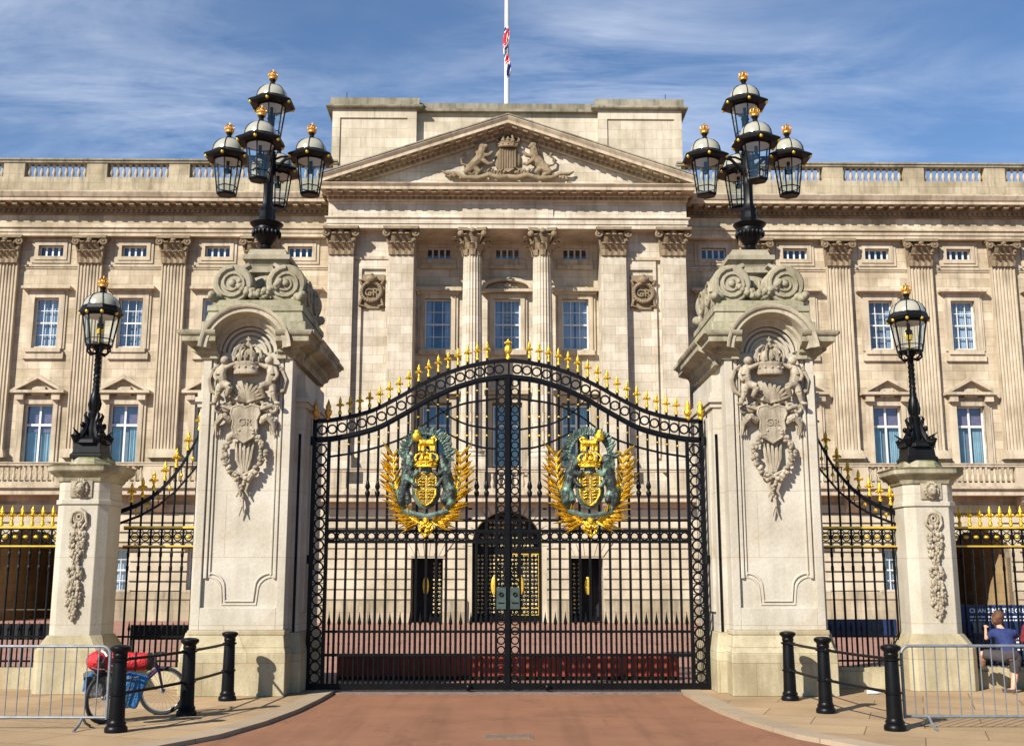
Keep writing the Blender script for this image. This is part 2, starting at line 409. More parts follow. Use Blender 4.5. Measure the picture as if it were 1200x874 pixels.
# roadway runs from behind the camera through the gate; forecourt falls gently to the palace
g = MB(); g.box(-60,60,-40,18.9,-1.1,-.05); struct(g.build('road', MAT['road']))
g = MB(); zc = lambda y: -.05-.40*(y-18.9)/(54-18.9)
g.add([(-70,18.9,zc(18.9)),(70,18.9,zc(18.9)),(70,54,-.45),(-70,54,-.45),(70,90,-.45),(-70,90,-.45)],[(0,1,2,3),(3,2,4,5)])
struct(g.build('forecourt', MAT['court']))
for sgn in (-1,1):
    # pavement outline measured from the picture, kerb 0.3 m wide along its inner edge
    inner = [(2.72,17.9),(2.72,17.4),(2.74,16.6),(2.82,15.3),(2.98,14.1),(3.25,12.95),(3.72,12.0),(4.5,11.2),(5.6,10.6),(7.2,10.25),(12,10.0),(40,10.0)]
    outer = []
    for i,(x,y) in enumerate(inner):
        a = Vector(inner[max(i-1,0)]); b = Vector(inner[min(i+1,len(inner)-1)]); t = (b-a).normalized()
        n = Vector((-t.y, t.x)); outer.append((x+n.x*.3, y+n.y*.3))
    kb = MB(); m = len(inner)
    vs = [(sgn*x,y,z) for (x,y) in inner for z in (-.3,)]+[(sgn*x,y,0.004) for x,y in inner]+[(sgn*x,y,0.004) for x,y in outer]
    fs = []
    for i in range(m-1): fs += [(i,i+1,m+i+1,m+i),(m+i,m+i+1,2*m+i+1,2*m+i)]
    kb.add(vs, fs); struct(kb.build('kerb', MAT['kerbm']))
    pv = MB(); poly = [(sgn*x,y) for x,y in outer]+[(sgn*40,18.9),(sgn*2.9,18.9)]
    pv.add([(x,y,0) for x,y in poly], [tuple(range(len(poly))) if sgn<0 else tuple(range(len(poly)-1,-1,-1))])
    struct(pv.build('pavement', MAT['pave']))
# threshold strip under the gate
g = MB(); g.box(-3.0,3.0,17.72,18.2,-.2,-.028); struct(g.build('gate_threshold', simple('granite_threshold',(.16,.12,.10),.9,var=.3,scale=12,bump=.4)))
# ------------------------------------------------------------------ palace (local: y=0 is the portico front, 55 m from the camera)
pal = thing('palace', 'wide cream stone palace with pilasters and central pedimented portico behind the gates', 'palace', (-.03,55,-.45), R(.6))
def PB(mb, name, mat, parent=None, smooth=None, bevel=0, gap=.12):
    if parent is None: mb.shift(0,0,.45); parent = pal
    else: mb.shift(0,0,.45)
    for c in clusters(mb, gap): o = c.build(name, MAT[mat] if isinstance(mat,str) else mat, parent, smooth=smooth, bevel=bevel)
    return o
WY = 2.0      # wing wall plane
BX = [11.1,15.5,19.93,24.35,28.8]      # bay centres
PX = [13.3,17.73,22.15,26.6,31.0]      # pilaster centres
def wall(mb, x0, x1, z0, z1, y, ops, d=.35):
    xs = sorted({x0,x1}|{v for o in ops for v in o[:2] if x0<v<x1}); zs = sorted({z0,z1}|{v for o in ops for v in o[2:4] if z0<v<z1})
    for i in range(len(xs)-1):
        for j in range(len(zs)-1):
            cx_, cz_ = (xs[i]+xs[i+1])/2, (zs[j]+zs[j+1])/2
            if any(o[0]<cx_<o[1] and o[2]<cz_<o[3] for o in ops): continue
            mb.quad((xs[i],y,zs[j]),(xs[i+1],y,zs[j]),(xs[i+1],y,zs[j+1]),(xs[i],y,zs[j+1]))
    for a,b,c,e in ops:
        mb.quad((a,y,c),(a,y,e),(a,y+d,e),(a,y+d,c)); mb.quad((b,y,c),(b,y+d,c),(b,y+d,e),(b,y,e))
        mb.quad((a,y,e),(b,y,e),(b,y+d,e),(a,y+d,e)); mb.quad((a,y,c),(a,y+d,c),(b,y+d,c),(b,y,c))
# meshes shared by the windows ------------------------------------------------
def win_meshes(w, h, cols, rows, bar=.035, rail=None, fr=.07, cur='curtain', blind=None, trans=0, gap=.04):
    f = MB(); hw = w/2
    f.box(-hw,hw,-.04,.04,0,fr); f.box(-hw,hw,-.04,.04,h-fr,h); f.box(-hw,-hw+fr,-.039,.039,fr,h-fr); f.box(hw-fr,hw,-.039,.039,fr,h-fr)
    for c in range(1,cols):
        x = -hw+w*c/cols; f.box(x-bar/2,x+bar/2,-.03,.03,fr,h-fr)
    for r in range(1,rows):
        z = h*r/rows; t = bar
        if rail is not None and r == rail[0]: t = rail[1]
        f.box(-hw+fr,hw-fr,-.034,.034,z-t/2,z+t/2)
    if trans: f.box(-hw+fr,hw-fr,-.036,.036,h*trans-.06,h*trans+.06)
    g = MB(); g.quad((-hw+.02,.01,.02),(hw-.02,.01,.02),(hw-.02,.01,h-.02),(-hw+.02,.01,h-.02))
    c = MB()
    for s in (-1,1):
        n = 14; pts = []
        for i in range(n+1):
            x = s*(hw*gap+(hw*(1-gap))*i/n); pts.append((x, .16+.03*math.sin(i*2.4+s)))
        for i in range(n):
            (xa,ya),(xb,yb) = pts[i],pts[i+1]; c.quad((xa,ya,.03),(xb,yb,.03),(xb,yb,h-.03),(xa,ya,h-.03))
    b = None
    if blind:
        b = MB(); b.quad((-hw+.03,.11,h*blind),(hw-.03,.11,h*blind),(hw-.03,.11,h-.03),(-hw+.03,.11,h-.03))
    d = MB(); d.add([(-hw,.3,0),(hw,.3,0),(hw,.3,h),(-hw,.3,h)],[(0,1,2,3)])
    def me(mb, nm, mt, sm=None):
        x = mb.mesh(nm, sm); x.materials.append(MAT[mt]); return x
    return dict(window=me(f,'window','white'), pane=me(g,'pane','glass'), curtain=me(c,'curtain',cur,60), blind=me(b,'blind','curtain3') if b else None, recess=me(d,'recess','shade_in'))
def put_window(ms, x, y, z, blind=True, curtain=True):
    if isinstance(ms, list): ms = random.choice(ms)
    o = link_mesh('window', ms['window'], pal, (x,y,z+.45))
    for k in ('pane','curtain','blind','recess'):
        if ms[k] is None or (k=='blind' and not blind) or (k=='curtain' and not curtain): continue
        link_mesh(k, ms[k], o)
    return o
UP = [win_meshes(1.28,2.62,3,4,rail=(2,.08),gap=g_) for g_ in (.02,.12,.42,.62)]
LOW = [win_meshes(1.5,3.2,2,1,bar=.10,trans=.67,cur='curtain2',blind=b_,gap=g_) for g_,b_ in ((.02,.67),(.3,.67),(.5,.8),(.12,.55))]
SM = win_meshes(1.32,.60,4,1,bar=.09,fr=.06)
GR = win_meshes(1.45,2.1,3,4,rail=(2,.07))
BIG = [win_meshes(1.4,2.7,3,4,rail=(2,.08),gap=g_) for g_ in (.05,.3,.5)]
# ---- wing walls
for s in (-1,1):
    ops = []
    X0, X1 = (9.2,33.5)
    fl = lambda a,b: (a,b) if s>0 else (-b,-a)
    for x in BX:
        a,b = fl(x-.64,x+.64); ops.append((a,b,13.62,16.24))
        a,b = fl(x-.75,x+.75); ops.append((a,b,7.35,10.55))
        a,b = fl(x-.66,x+.66); ops.append((a,b,18.52,19.12))
    m = MB(); a,b = fl(X0,X1); wall(m, a, b, 5.0, 20.9, WY, ops); PB(m,'wall','wing')
    m = MB(); a,b = fl(X0,X1); m.box(a,b,WY+.5,WY+16,5.0,22.3); q = fl(X0,22.7); m.box(q[0],q[1],WY+.6,WY+8,-.45,5.0); q = fl(26.0,X1); m.box(q[0],q[1],WY+.6,WY+8,-.45,5.0); PB(m,'wall_core','lead')
    # ground floor rusticated courses, gaps as channels
    m = MB(); bk = MB(); gops = []
    for x in (11.1,15.5,19.93,28.8):
        gops.append(fl(x-.73,x+.73)+(1.02,3.12))
    arch = fl(24.35-1.55,24.35+1.55); ac = s*24.35
    nz = 0; z = 1.0
    a,b = fl(X0,X1)
    zlev = [1.0+.49*i for i in range(9)]
    for z in zlev:
        z0, z1 = z+.05, z+.45
        segs = [(a,b)]
        cuts = [(o[0],o[1]) for o in gops if o[2]<z1-.05 and o[3]>z0+.05]
        # arch cut
        if z0 < 2.7: cuts.append(arch)
        elif z0 < 4.25:
            hw = math.sqrt(max(0, 1.55**2-max(0,(z0+.2-2.7))**2)); cuts.append((ac-hw-.05, ac+hw+.05))
        cuts.sort(); cur = a; segs = []
        for c0,c1 in cuts:
            if c0>cur: segs.append((cur,c0))
            cur = max(cur,c1)
        if cur<b: segs.append((cur,b))
        for c0,c1 in segs: m.box(c0,c1,WY-.15,WY+.06,z0,z1)
    PB(m,'rusticated_wall','rust')
    m = MB(); wall(m, a, b, .1, 5.0, WY+.02, gops+[arch+(.1,4.25)], .5)
    PB(m,'ground_floor_wall','plain')
    # arch surround and passage
    m = MB(); N = 16
    pts = [(ac+1.55*math.cos(PI*i/N), 2.7+1.55*math.sin(PI*i/N)) for i in range(N+1)]
    po = [(ac+2.0*math.cos(PI*i/N), 2.7+2.0*math.sin(PI*i/N)) for i in range(N+1)]
    for i in range(N):
        m.add([(pts[i][0],WY-.14,pts[i][1]),(pts[i+1][0],WY-.14,pts[i+1][1]),(po[i+1][0],WY-.14,po[i+1][1]),(po[i][0],WY-.14,po[i][1]),
               (pts[i][0],WY+.6,pts[i][1]),(pts[i+1][0],WY+.6,pts[i+1][1])],[(0,1,2,3),(0,4,5,1)])
    PB(m,'arch','rust')
    m = MB()
    for i in range(N):
        (xa,za),(xb,zb_) = pts[i],pts[i+1]; m.quad((xa,WY-.06,za),(xb,WY-.06,zb_),(xb,WY-.06,4.3),(xa,WY-.06,4.3))
    PB(m,'arch_spandrel','rust')
    m = MB(); prof = [(ac-1.55,-.45)]+[(x,z) for x,z in reversed(pts)]+[(ac+1.55,-.45)]
    for i in range(len(prof)-1):
        (xa,za),(xb,zb) = prof[i],prof[i+1]; m.quad((xa,WY+.1,za),(xb,WY+.1,zb),(xb,WY+7.5,zb),(xa,WY+7.5,za))
    m.add([(x,WY+7.5,z) for x,z in prof],[tuple(range(len(prof)))])
    PB(m,'archway_passage','passage')
    # plinth courses
    m = MB(); segs = [(a,arch[0]),(arch[1],b)]
    for c0,c1 in segs:
        m.box(c0,c1,WY-.28,WY+.1,.62,1.0); m.box(c0,c1,WY-.22,WY+.1,-.45,.62)
    PB(m,'plinth','grime')
    for x in (11.1,15.5,19.93,28.8):
        put_window(GR, s*x, WY+.25, 1.02, curtain=True)
        m = MB(); m.box(s*x-.95,s*x+.95,WY-.3,WY,.96,1.08); m.box(s*x-1.05,s*x+1.05,WY-.42,WY,3.22,3.4); PB(m,'window_surround','plain')
    # main storey trim
    for x in BX:
        xx = s*x
        put_window(UP, xx, WY+.22, 13.62); put_window(LOW, xx, WY+.25, 7.35, blind=random.random()<.6); put_window(SM, xx, WY+.2, 18.52, curtain=False)
        m = MB()  # upper window: moulded architrave, hood and sill
        for k,(e,t) in enumerate(((.42,.07),(.30,.12))):
            m.box(xx-.64-e,xx-.64,WY-t,WY,13.5,16.28+e); m.box(xx+.64,xx+.64+e,WY-t,WY,13.5,16.28+e); m.box(xx-.64,xx+.64,WY-t,WY,16.24,16.28+e) if k==0 else m.box(xx-.64,xx+.64,WY-t,WY,16.24,16.28+e)
        m.box(xx-1.12,xx+1.12,WY-.22,WY,16.6,16.68); m.box(xx-1.28,xx+1.28,WY-.42,WY,16.68,16.82)
        m.box(xx-.92,xx+.92,WY-.24,WY,13.3,13.5); m.box(xx-1.06,xx+1.06,WY-.15,WY,12.95,13.3)
        PB(m,'window_surround','plain')
        m = MB()  # lower window: architrave, consoles and triangular pediment
        for e,t in ((.38,.08),(.24,.14)):
            m.box(xx-.75-e,xx-.75,WY-t,WY,7.3,10.6+e); m.box(xx+.75,xx+.75+e,WY-t,WY,7.3,10.6+e); m.box(xx-.75,xx+.75,WY-t,WY,10.55,10.6+e)
        m.box(xx-1.15,xx-.72,WY-.38,WY,10.75,11.1); m.box(xx+.72,xx+1.15,WY-.38,WY,10.75,11.1)
        m.box(xx-1.38,xx+1.38,WY-.5,WY,11.1,11.24)
        m.prism([(xx-1.38,11.24),(xx-1.12,11.24),(xx,11.84),(xx+1.12,11.24),(xx+1.38,11.24),(xx,12.06)],'y',WY-.5,WY)
        m.prism([(xx-1.12,11.24),(xx,11.84),(xx+1.12,11.24)],'y',WY-.14,WY+.02)
        m.box(xx-.34,xx+.34,WY-.28,WY,10.98,11.45)
        PB(m,'window_pediment','plain')
        m = MB()
        for e,t in ((.36,.06),(.2,.11)):
            m.box(xx-.66-e,xx-.66,WY-t,WY,18.52-e,19.12+e); m.box(xx+.66,xx+.66+e,WY-t,WY,18.52-e,19.12+e); m.box(xx-.66,xx+.66,WY-t,WY,19.12,19.12+e); m.box(xx-.66,xx+.66,WY-t,WY,18.52-e,18.52)
        PB(m,'window_surround','plain')
        # small vent
    a,b = fl(9.2,33.5)
    m = MB(); m.box(a,b,WY-.10,WY+.01,17.95,18.06); m.box(a,b,WY-.05,WY+.01,17.85,17.95); PB(m,'string_course','plain')
    # entablature
    m = MB()
    m.box(a,b,WY-.42,WY+.02,19.55,19.75); m.box(a,b,WY-.47,WY+.02,19.75,19.98); m.box(a,b,WY-.56,WY+.02,19.98,20.1)
    m.box(a,b,WY-.40,WY+.02,20.1,20.7); PB(m,'frieze','wing')
    CS = -.2
    m = MB(); m.box(a,b,WY-.55,WY+.02,20.9,21.0); n = 0
    x = min(abs(a),abs(b))
    while x < 33.3: m.box(s*x-.075,s*x+.075,WY-.68,WY-.54,21.0,21.16); x += .27
    m.box(a,b,WY-.60,WY+.02,21.0,21.16); m.box(a,b,WY-.72,WY+.02,21.16,21.24)
    x = 9.4
    while x < 33.3: m.box(s*x-.13,s*x+.13,WY-1.18,WY-.7,21.24,21.42); x += .615
    m.box(a,b,WY-.74,WY+.02,21.24,21.42)
    PB(m.shift(0,0,CS),'modillions','dark_trim',gap=.7); m = MB()
    prof = [(.70,21.42),(1.30,21.42),(1.30,21.58),(1.36,21.62),(1.48,21.84),(1.48,21.90),(0,22.05)]
    m.prism([(WY-p,q) for p,q in prof]+[(WY,21.42)],'x',a,b)
    PB(m.shift(0,0,CS),'cornice','plain',gap=.5)
    m = MB(); m.box(a,b,WY-.42,WY+.4,21.98,22.28); m.box(a,b,WY-.32,WY+.4,22.28,22.98)
    # balustrade dies
    dies = [(9.2,BX[0]-1.66)]+[(BX[i]+1.66,BX[i+1]-1.66) for i in range(4)]+[(BX[4]+1.66,33.5)]
    for c0,c1 in dies:
        q0,q1 = fl(c0,c1); m.box(q0,q1,WY-.30,WY+.25,22.98,23.82)
    PB(m.shift(0,0,-.14),'blocking_course','grime')
    m = MB(); m.box(a,b,WY-.36,WY+.3,23.82,23.95); m.box(a,b,WY-.42,WY+.34,23.95,24.04); PB(m.shift(0,0,-.14),'coping','coping')
bal = MB(); bal.box(-.1,.1,-.1,.1,0,.07); bal.lathe([(.08,.07),(.05,.12),(.06,.16),(.105,.28),(.095,.38),(.055,.55),(.045,.68),(.07,.72),(.07,.77)],n=10); bal.box(-.09,.09,-.09,.09,.77,.84)
bme = bal.mesh('baluster', 35); bme.materials.append(MAT['plain'])
for s in (-1,1):
    for x in BX:
        m = MB(); m.box(s*x-1.66,s*x+1.66,WY-.28,WY+.2,22.84,22.88); o = PB(m,'balustrade','grime')
        if x > 28: cnt = range(0,10)
        for i in range(10): link_mesh('baluster', bme, o, (s*x-1.66+3.32*(i+.5)/10, WY-.05, 22.85+.45), scale=(1,1,1))
# fluted pilaster
def fluted(w, h, n=7, dep=.3):
    prof = []; fw = w/(n*2+1)*1.0
    x = -w/2; pts = [(-w/2,.0)]
    y0 = -dep
    pts = [(-w/2, 0), (-w/2, y0)]
    step = w/(n+.35)
    for i in range(n):
        xa = -w/2+step*.35+i*step; xb = xa+step*.65
        pts.append((xa,y0))
        for k in range(1,5): pts.append((xa+(xb-xa)*k/5, y0+math.sin(PI*k/5)*step*.38))
        pts.append((xb,y0))
    pts += [(w/2,y0),(w/2,0)]
    m = MB(); m.prism(pts,'z',0,h); return m
def corinth(w, h, flat=True, dep=.36, wt_=1.7):
    m = MB(); hw = w/2
    def leaf(cx, ang, zb, ht, wd, out):
        out *= 1.35
        # outward curling acanthus leaf
        ca, sa = math.cos(ang), math.sin(ang)
        if flat: base = lambda u,o: (cx+u*ca*1.0-o*0, -dep-o)
        P = []
        for t,o,ww in ((0,.02,.8),(.5,.05,1.0),(.85,.14,.85),(1.0,.24,.6),(.9,.30,.3)):
            for u in (-1,0,1):
                uu = u*wd*ww/2; oo = o*out+ (0 if u else .05)
                if flat: P.append((cx+uu, -dep-oo, zb+ht*t))
                else:
                    rr = cx+oo; P.append((rr*ca-uu*sa, rr*sa+uu*ca, zb+ht*t))
        fs = []
        for i in range(4):
            for j in range(2): fs.append((i*3+j,i*3+j+1,i*3+j+4,i*3+j+3))
        m.add(P, fs)
    if flat:
        m.frust(-hw,hw,-dep,0,0,-hw*1.12,hw*1.12,-dep*1.15,0,h*.88)
        for i in range(4): leaf(-hw+w*(i+.5)/4, 0, 0, h*.42, w*.3, 1.1)
        for i in range(3): leaf(-hw+w*(i+1)/4, 0, h*.2, h*.55, w*.34, 1.3)
        m.sph((0,-dep-.22,h*.86),(.16,.12,.15)); 
        m.prism([(-hw*1.38,h*.9),(hw*1.38,h*.9),(hw*1.45,h),(-hw*1.45,h)],'y',-dep*1.9,0)
        for s in (-1,1):
            m.torus((s*hw*1.18,-dep-.2,h*.78),.15,.07,'y',10,6); m.sph((s*hw*1.18,-dep-.2,h*.78),.1)
            m.torus((s*hw*.35,-dep-.14,h*.8),.09,.045,'y',8,5)
            m.tube([(s*hw*.3,-dep-.05,h*.45),(s*hw*.6,-dep-.12,h*.7),(s*hw*1.0,-dep-.2,h*.88)],[.05,.06,.07])
            m.tube([(s*hw*1.05,-dep+.02,h*.4),(s*hw*1.15,-dep-.1,h*.7)],[.06,.08])
    else:
        m.lathe([(hw*.92,0),(hw*.92,h*.3),(hw*1.0,h*.7),(hw*1.2,h*.88)],n=20)
        for i in range(8): leaf(hw*.92, 2*PI*i/8, 0, h*.42, w*.36, 1.1)
        for i in range(8): leaf(hw*.92, 2*PI*(i+.5)/8, h*.2, h*.52, w*.38, 1.4)
        a = hw*1.5
        m.prism([(-a,-a*.92),(-a*.92,-a),(0,-a*.8),(a*.92,-a),(a,-a*.92),(a*.8,0),(a,a*.92),(a*.92,a),(0,a*.8),(-a*.92,a),(-a,a*.92),(-a*.8,0)],'z',h*.89,h)
        for sx_ in (-1,1):
            for sy_ in (-1,1):
                m.sph((sx_*a*.8,sy_*a*.8,h*.78),(.17,.17,.19)); m.tube([(sx_*hw*.6,sy_*hw*.6,h*.45),(sx_*a*.8,sy_*a*.8,h*.88)],[.06,.09])
        m.sph((0,-hw*1.35,h*.9),(.15,.1,.14))
    return m
fl_me = fluted(1.26,9.9,7); fl_me.box(-.8,.8,-.5,0,-.45,-.2); fl_me.box(-.74,.74,-.44,0,-.2,-.05); fl_me.box(-.68,.68,-.38,0,-.05,.0)
fm = fl_me.mesh('pilaster'); fm.materials.append(MAT['plain'])
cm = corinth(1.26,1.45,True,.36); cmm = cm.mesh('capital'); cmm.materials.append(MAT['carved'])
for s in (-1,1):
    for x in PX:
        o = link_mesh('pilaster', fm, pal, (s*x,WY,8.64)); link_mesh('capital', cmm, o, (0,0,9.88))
# ---- balcony along the wings
def balcony(a, b, y0, y1, zt, name='balcony', parts=True):
    m = MB(); m.box(a,b,y0,y1,zt-1.38,zt-1.12); m.box(a,b,y0-.12,y1,zt-1.50,zt-1.38) if False else m.box(a,b,y0-.1,y1,zt-1.30+.001,zt-1.18)
    m.box(a,b,y0+.06,y1,zt-1.62,zt-1.38)
    m.box(a,b,y0+.02,y0+.34,zt-1.12,zt-.98); m.box(a,b,y0,y0+.36,zt-.17,zt-.05); m.box(a,b,y0-.05,y0+.4,zt-.05,zt)
    x = a
    return m
for s in (-1,1):
    a,b = fl(9.3,33.5) if s>0 else (-33.5,-9.3)
    m = balcony(a,b,WY-1.25,WY,7.42)
    mm = MB()
    segs = []
    for x in BX:
        for i in range(11):
            xx = s*x-1.55+3.1*(i+.5)/11
            mm.lathe([(.075,0),(.05,.05),(.095,.22),(.085,.3),(.045,.45),(.045,.55),(.075,.62),(.075,.81)],(xx,WY-1.07,6.44),8)
    for x in PX+[9.9]:
        m.box(s*x-.66,s*x+.66,WY-1.22,WY-.9,6.44,7.25)
    PB(m,'balcony','plain'); PB(mm,'balcony_balusters','plain',smooth=35,gap=.25)
    m = MB()
    for x in PX:
        m.prism([(WY,4.95),(WY-.25,4.98),(WY-.9,5.5),(WY-1.0,5.79),(WY,5.79)],'x',s*x-.3,s*x+.3)
    PB(m,'balcony_bracket','plain')
# ---- portico
PW = 9.26
m = MB()   # solid bays between the outer pilasters, upper storeys
for s in (-1,1):
    a,b = (4.85,PW) if s>0 else (-PW,-4.85)
    m.box(a,b,.3,WY+.5,5.4,19.6)
PB(m,'portico_wall','portico')
m = MB()   # frames that leave sunk panels between the pilasters
for s in (-1,1):
    for q in (6.22,7.62):
        m.box(s*q-.08,s*q+.08,.16,.3,7.6,17.4)
    m.box(s*6.92-.78,s*6.92+.78,.16,.3,17.4,17.9)
PB(m,'portico_panel','portico')
m = MB()
for s in (-1,1):
    a,b = sorted((s*6.14,s*7.96)); m.box(a,b,.1,.3,17.9,18.06)
PB(m,'string_course','plain')
pm = MB(); pm.box(-.64,.64,-.02,.5,0,10.15); pm.box(-.8,.8,-.22,.5,-1.0,-.25); pm.box(-.74,.74,-.14,.5,-.25,-.1); pm.box(-.69,.69,-.07,.5,-.1,.0)
pmm = pm.mesh('pilaster'); pmm.materials.append(MAT['portico'])
cf = corinth(1.28,1.42,True,.5).mesh('capital'); cf.materials.append(MAT['carved'])
for x in (-8.6,-5.5,5.48,8.58):
    o = link_mesh('pilaster', pmm, pal, (x,-.12,7.9+.45)); link_mesh('capital', cf, o, (0,.44,10.15))
cmb = MB(); cmb.lathe([(.55,0),(.55,2.5),(.52,6),(.475,10.1)],n=80,flute=20,fa=.10)
for pr in ([(.76,-.55),(.76,-.38)],): pass
cmb.lathe([(.72,-.40),(.76,-.34),(.76,-.28),(.66,-.22),(.64,-.16),(.70,-.1),(.70,-.04),(.56,.02)],n=28)
cmb.box(-.78,.78,-.78,.78,-.6,-.40); cmb.box(-.82,.82,-.82,.82,-1.0,-.6)
cme = cmb.mesh('column', 25); cme.materials.append(MAT['portico'])
cc = corinth(1.0,1.42,False).mesh('capital'); cc.materials.append(MAT['carved'])
for x in (-1.83,1.80):
    o = link_mesh('column', cme, pal, (x,.35,8.0+.45)); link_mesh('capital', cc, o, (0,0,10.08))
# loggia back wall with windows
ops = []
for x in (-3.68,0,3.62):
    ops += [(x-.7,x+.7,13.55,16.25),(x-.62,x+.62,18.5,19.1),(x-.78,x+.78,6.9,10.7)]
m = MB(); wall(m,-4.9,4.9,5.4,19.6,WY,ops); m.box(-4.9,4.9,WY+.5,WY+3,5.4,19.6); PB(m,'loggia_wall','portico')
m = MB()
for x in (-3.68,0,3.62):
    put_window(BIG, x, WY+.2, 13.55); put_window(LOW, x, WY+.2, 7.35, blind=False); put_window(SM, x, WY+.2, 18.5, curtain=False)
    for e,t in ((.36,.10),(.22,.17)):
        m.box(x-.7-e,x-.7,WY-t,WY,13.45,16.3+e); m.box(x+.7,x+.7+e,WY-t,WY,13.45,16.3+e); m.box(x-.7,x+.7,WY-t,WY,16.25,16.3+e)
    m.box(x-1.0,x+1.0,WY-.3,WY,13.2,13.45)
    for e,t in ((.3,.1),): m.box(x-.78-e,x-.78,WY-t,WY,6.9,10.75+e); m.box(x+.78,x+.78+e,WY-t,WY,6.9,10.75+e); m.box(x-.78,x+.78,WY-t,WY,10.7,10.75+e)
    m.box(x-1.2,x+1.2,WY-.4,WY,11.1,11.3); m.box(x-.95,x+.95,WY-.22,WY,17.9,18.1); m.box(x-.95,x+.95,WY-.12,WY,18.1,18.42)
    if x == 0:
        pts = [(x-1.45,17.0-.4)]+[(x+1.5*math.cos(PI-PI*i/12*1), 16.62+.62*math.sin(PI*i/12)) for i in range(13)]+[(x+1.45,16.6)]
        m.prism([(x+1.42*math.cos(PI-PI*i/12), 16.72+.62*math.sin(PI*i/12)) for i in range(13)]+[(x+1.15*math.cos(PI*i/12), 16.76+.42*math.sin(PI*i/12)) for i in range(13)],'y',WY-.5,WY)
        m.box(x-1.42,x+1.42,WY-.5,WY,16.58,16.72); m.prism([(x+1.15*math.cos(PI*i/12), 16.74+.42*math.sin(PI*i/12)) for i in range(13)],'y',WY-.1,WY)
        m.sph((x,WY-.2,16.95),(.25,.15,.18)); m.sph((x-.4,WY-.15,16.85),(.28,.1,.1)); m.sph((x+.4,WY-.15,16.85),(.28,.1,.1))
    else:
        m.box(x-1.25,x+1.25,WY-.45,WY,16.62,16.82); m.box(x-1.12,x+1.12,WY-.3,WY,16.48,16.62)
PB(m,'window_surround','plain',gap=.22)
# portico ground floor: doors and rusticated courses
def ground_front():
    m = MB(); a,b = -PW-.1,PW+.1
    zs = [ .62+.49*i for i in range(10)]
    for z in zs:
        z0,z1 = z+.05,z+.45
        cuts = [(-4.72,-3.16),(3.12,4.68)] if z0 < 2.6 else []
        if z0 < 3.3: cuts.append((-1.95,1.93))
        elif z0+.2 < 5.2:
            hw = math.sqrt(max(0,1.94**2-(z0+.2-3.3)**2)); cuts.append((-hw-.03,hw+.03))
        cuts.sort(); cur = a
        for c0,c1 in cuts:
            m.box(cur,c0,-.32,.1,z0,z1); cur = c1
        m.box(cur,b,-.32,.1,z0,z1)
    PB(m,'rusticated_wall','rust')
    m = MB(); wall(m,a,b,-.3,5.5,-.24,[(-4.72,-3.16,-.45,2.72),(3.12,4.68,-.45,2.72),(-1.95,1.93,-.45,5.2)],.9)
    m.box(a,-4.72,-.1,WY+.4,-.45,5.5); m.box(4.68,b,-.1,WY+.4,-.45,5.5)
    PB(m,'ground_floor_wall','plain')
    m = MB()
    for c0,c1 in ((a,-4.72),(-3.16,-1.95),(1.93,3.12),(4.68,b)): m.box(c0,c1,-.42,-.2,-.45,.6)
    PB(m,'plinth','grime')
    # great arch: voussoir ring + dark spandrel fill
    m = MB(); N = 20
    for i in range(N):
        t0,t1 = PI*i/N, PI*(i+1)/N; g = .012
        def P(r,t,y): return (-.01+r*math.cos(t), y, 3.2+r*math.sin(t))
        m.add([P(1.74,t0+g,-.34),P(1.74,t1-g,-.34),P(2.2,t1-g,-.34),P(2.2,t0+g,-.34),P(1.74,t0,.9),P(1.74,t1,.9)],[(0,1,2,3),(0,4,5,1)])
        a_,b_ = P(1.74,t0,-.28),P(1.74,t1,-.28); m.quad(a_,b_,(b_[0],-.28,5.3),(a_[0],-.28,5.3))
    m.box(-1.95,-1.74,-.33,.9,-.45,3.2); m.box(1.72,1.93,-.33,.9,-.45,3.2)
    PB(m,'door_arch','rust')
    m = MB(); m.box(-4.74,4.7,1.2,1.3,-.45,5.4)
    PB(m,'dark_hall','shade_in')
    # jack arches over side doors
    m = MB()
    for cx_ in (-3.94,3.9):
        for i in range(-3,4):
            t0,t1 = (i-.45)*.23,(i+.45)*.23
            m.prism([(cx_+t0,2.72),(cx_+t1,2.72),(cx_+t1*1.7,3.5),(cx_+t0*1.7,3.5)],'y',-.37,-.2)
    PB(m,'keystone','rust',gap=.3)
ground_front()
# gilded ironwork doors
MAT['lace'] = simple('cream_gold_lacework',(.62,.50,.24),.5,metal=.2,var=.4,scale=9)
def scrollwork(x0,x1,z0,z1,y,seed,cellw=.19):
    rnd = random.Random(seed); m = MB()
    nx = max(1,int((x1-x0)/cellw)); nz = max(1,int((z1-z0)/cellw))
    for i in range(nx):
        for j in range(nz):
            cx_ = x0+(x1-x0)*(i+.5)/nx; cz_ = z0+(z1-z0)*(j+.5)/nz; r = cellw*.36
            k = (i+j)%2*2-1; pts = []
            for t in range(10):
                a = t*.62; rr = r*(1-t/12); pts.append((cx_+k*rr*math.cos(a), y, cz_+rr*math.sin(a)))
            m.tube(pts,.017,4)
            if rnd.random()<.4: m.sph((cx_,y-.02,cz_),.05,6,4)
    return m
dm = MB()
for a,b,zt in ((-1.70,-.03,2.95),(.03,1.68,2.95),(-4.66,-3.2,2.6),(3.16,4.62,2.6)):
    dm.box(a,a+.07,.75,.83,-.4,zt); dm.box(b-.07,b,.75,.83,-.4,zt); dm.box(a,b,.76,.82,zt-.07,zt); dm.box(a,b,.76,.82,-.4,-.2)
    for i in range(1,5): x = a+(b-a)*i/5; dm.box(x-.012,x+.012,.78,.8,-.2,zt-.07)
dm.box(-1.72,1.70,.7,.86,2.98,3.12)
PB(dm,'door_frame','iron')
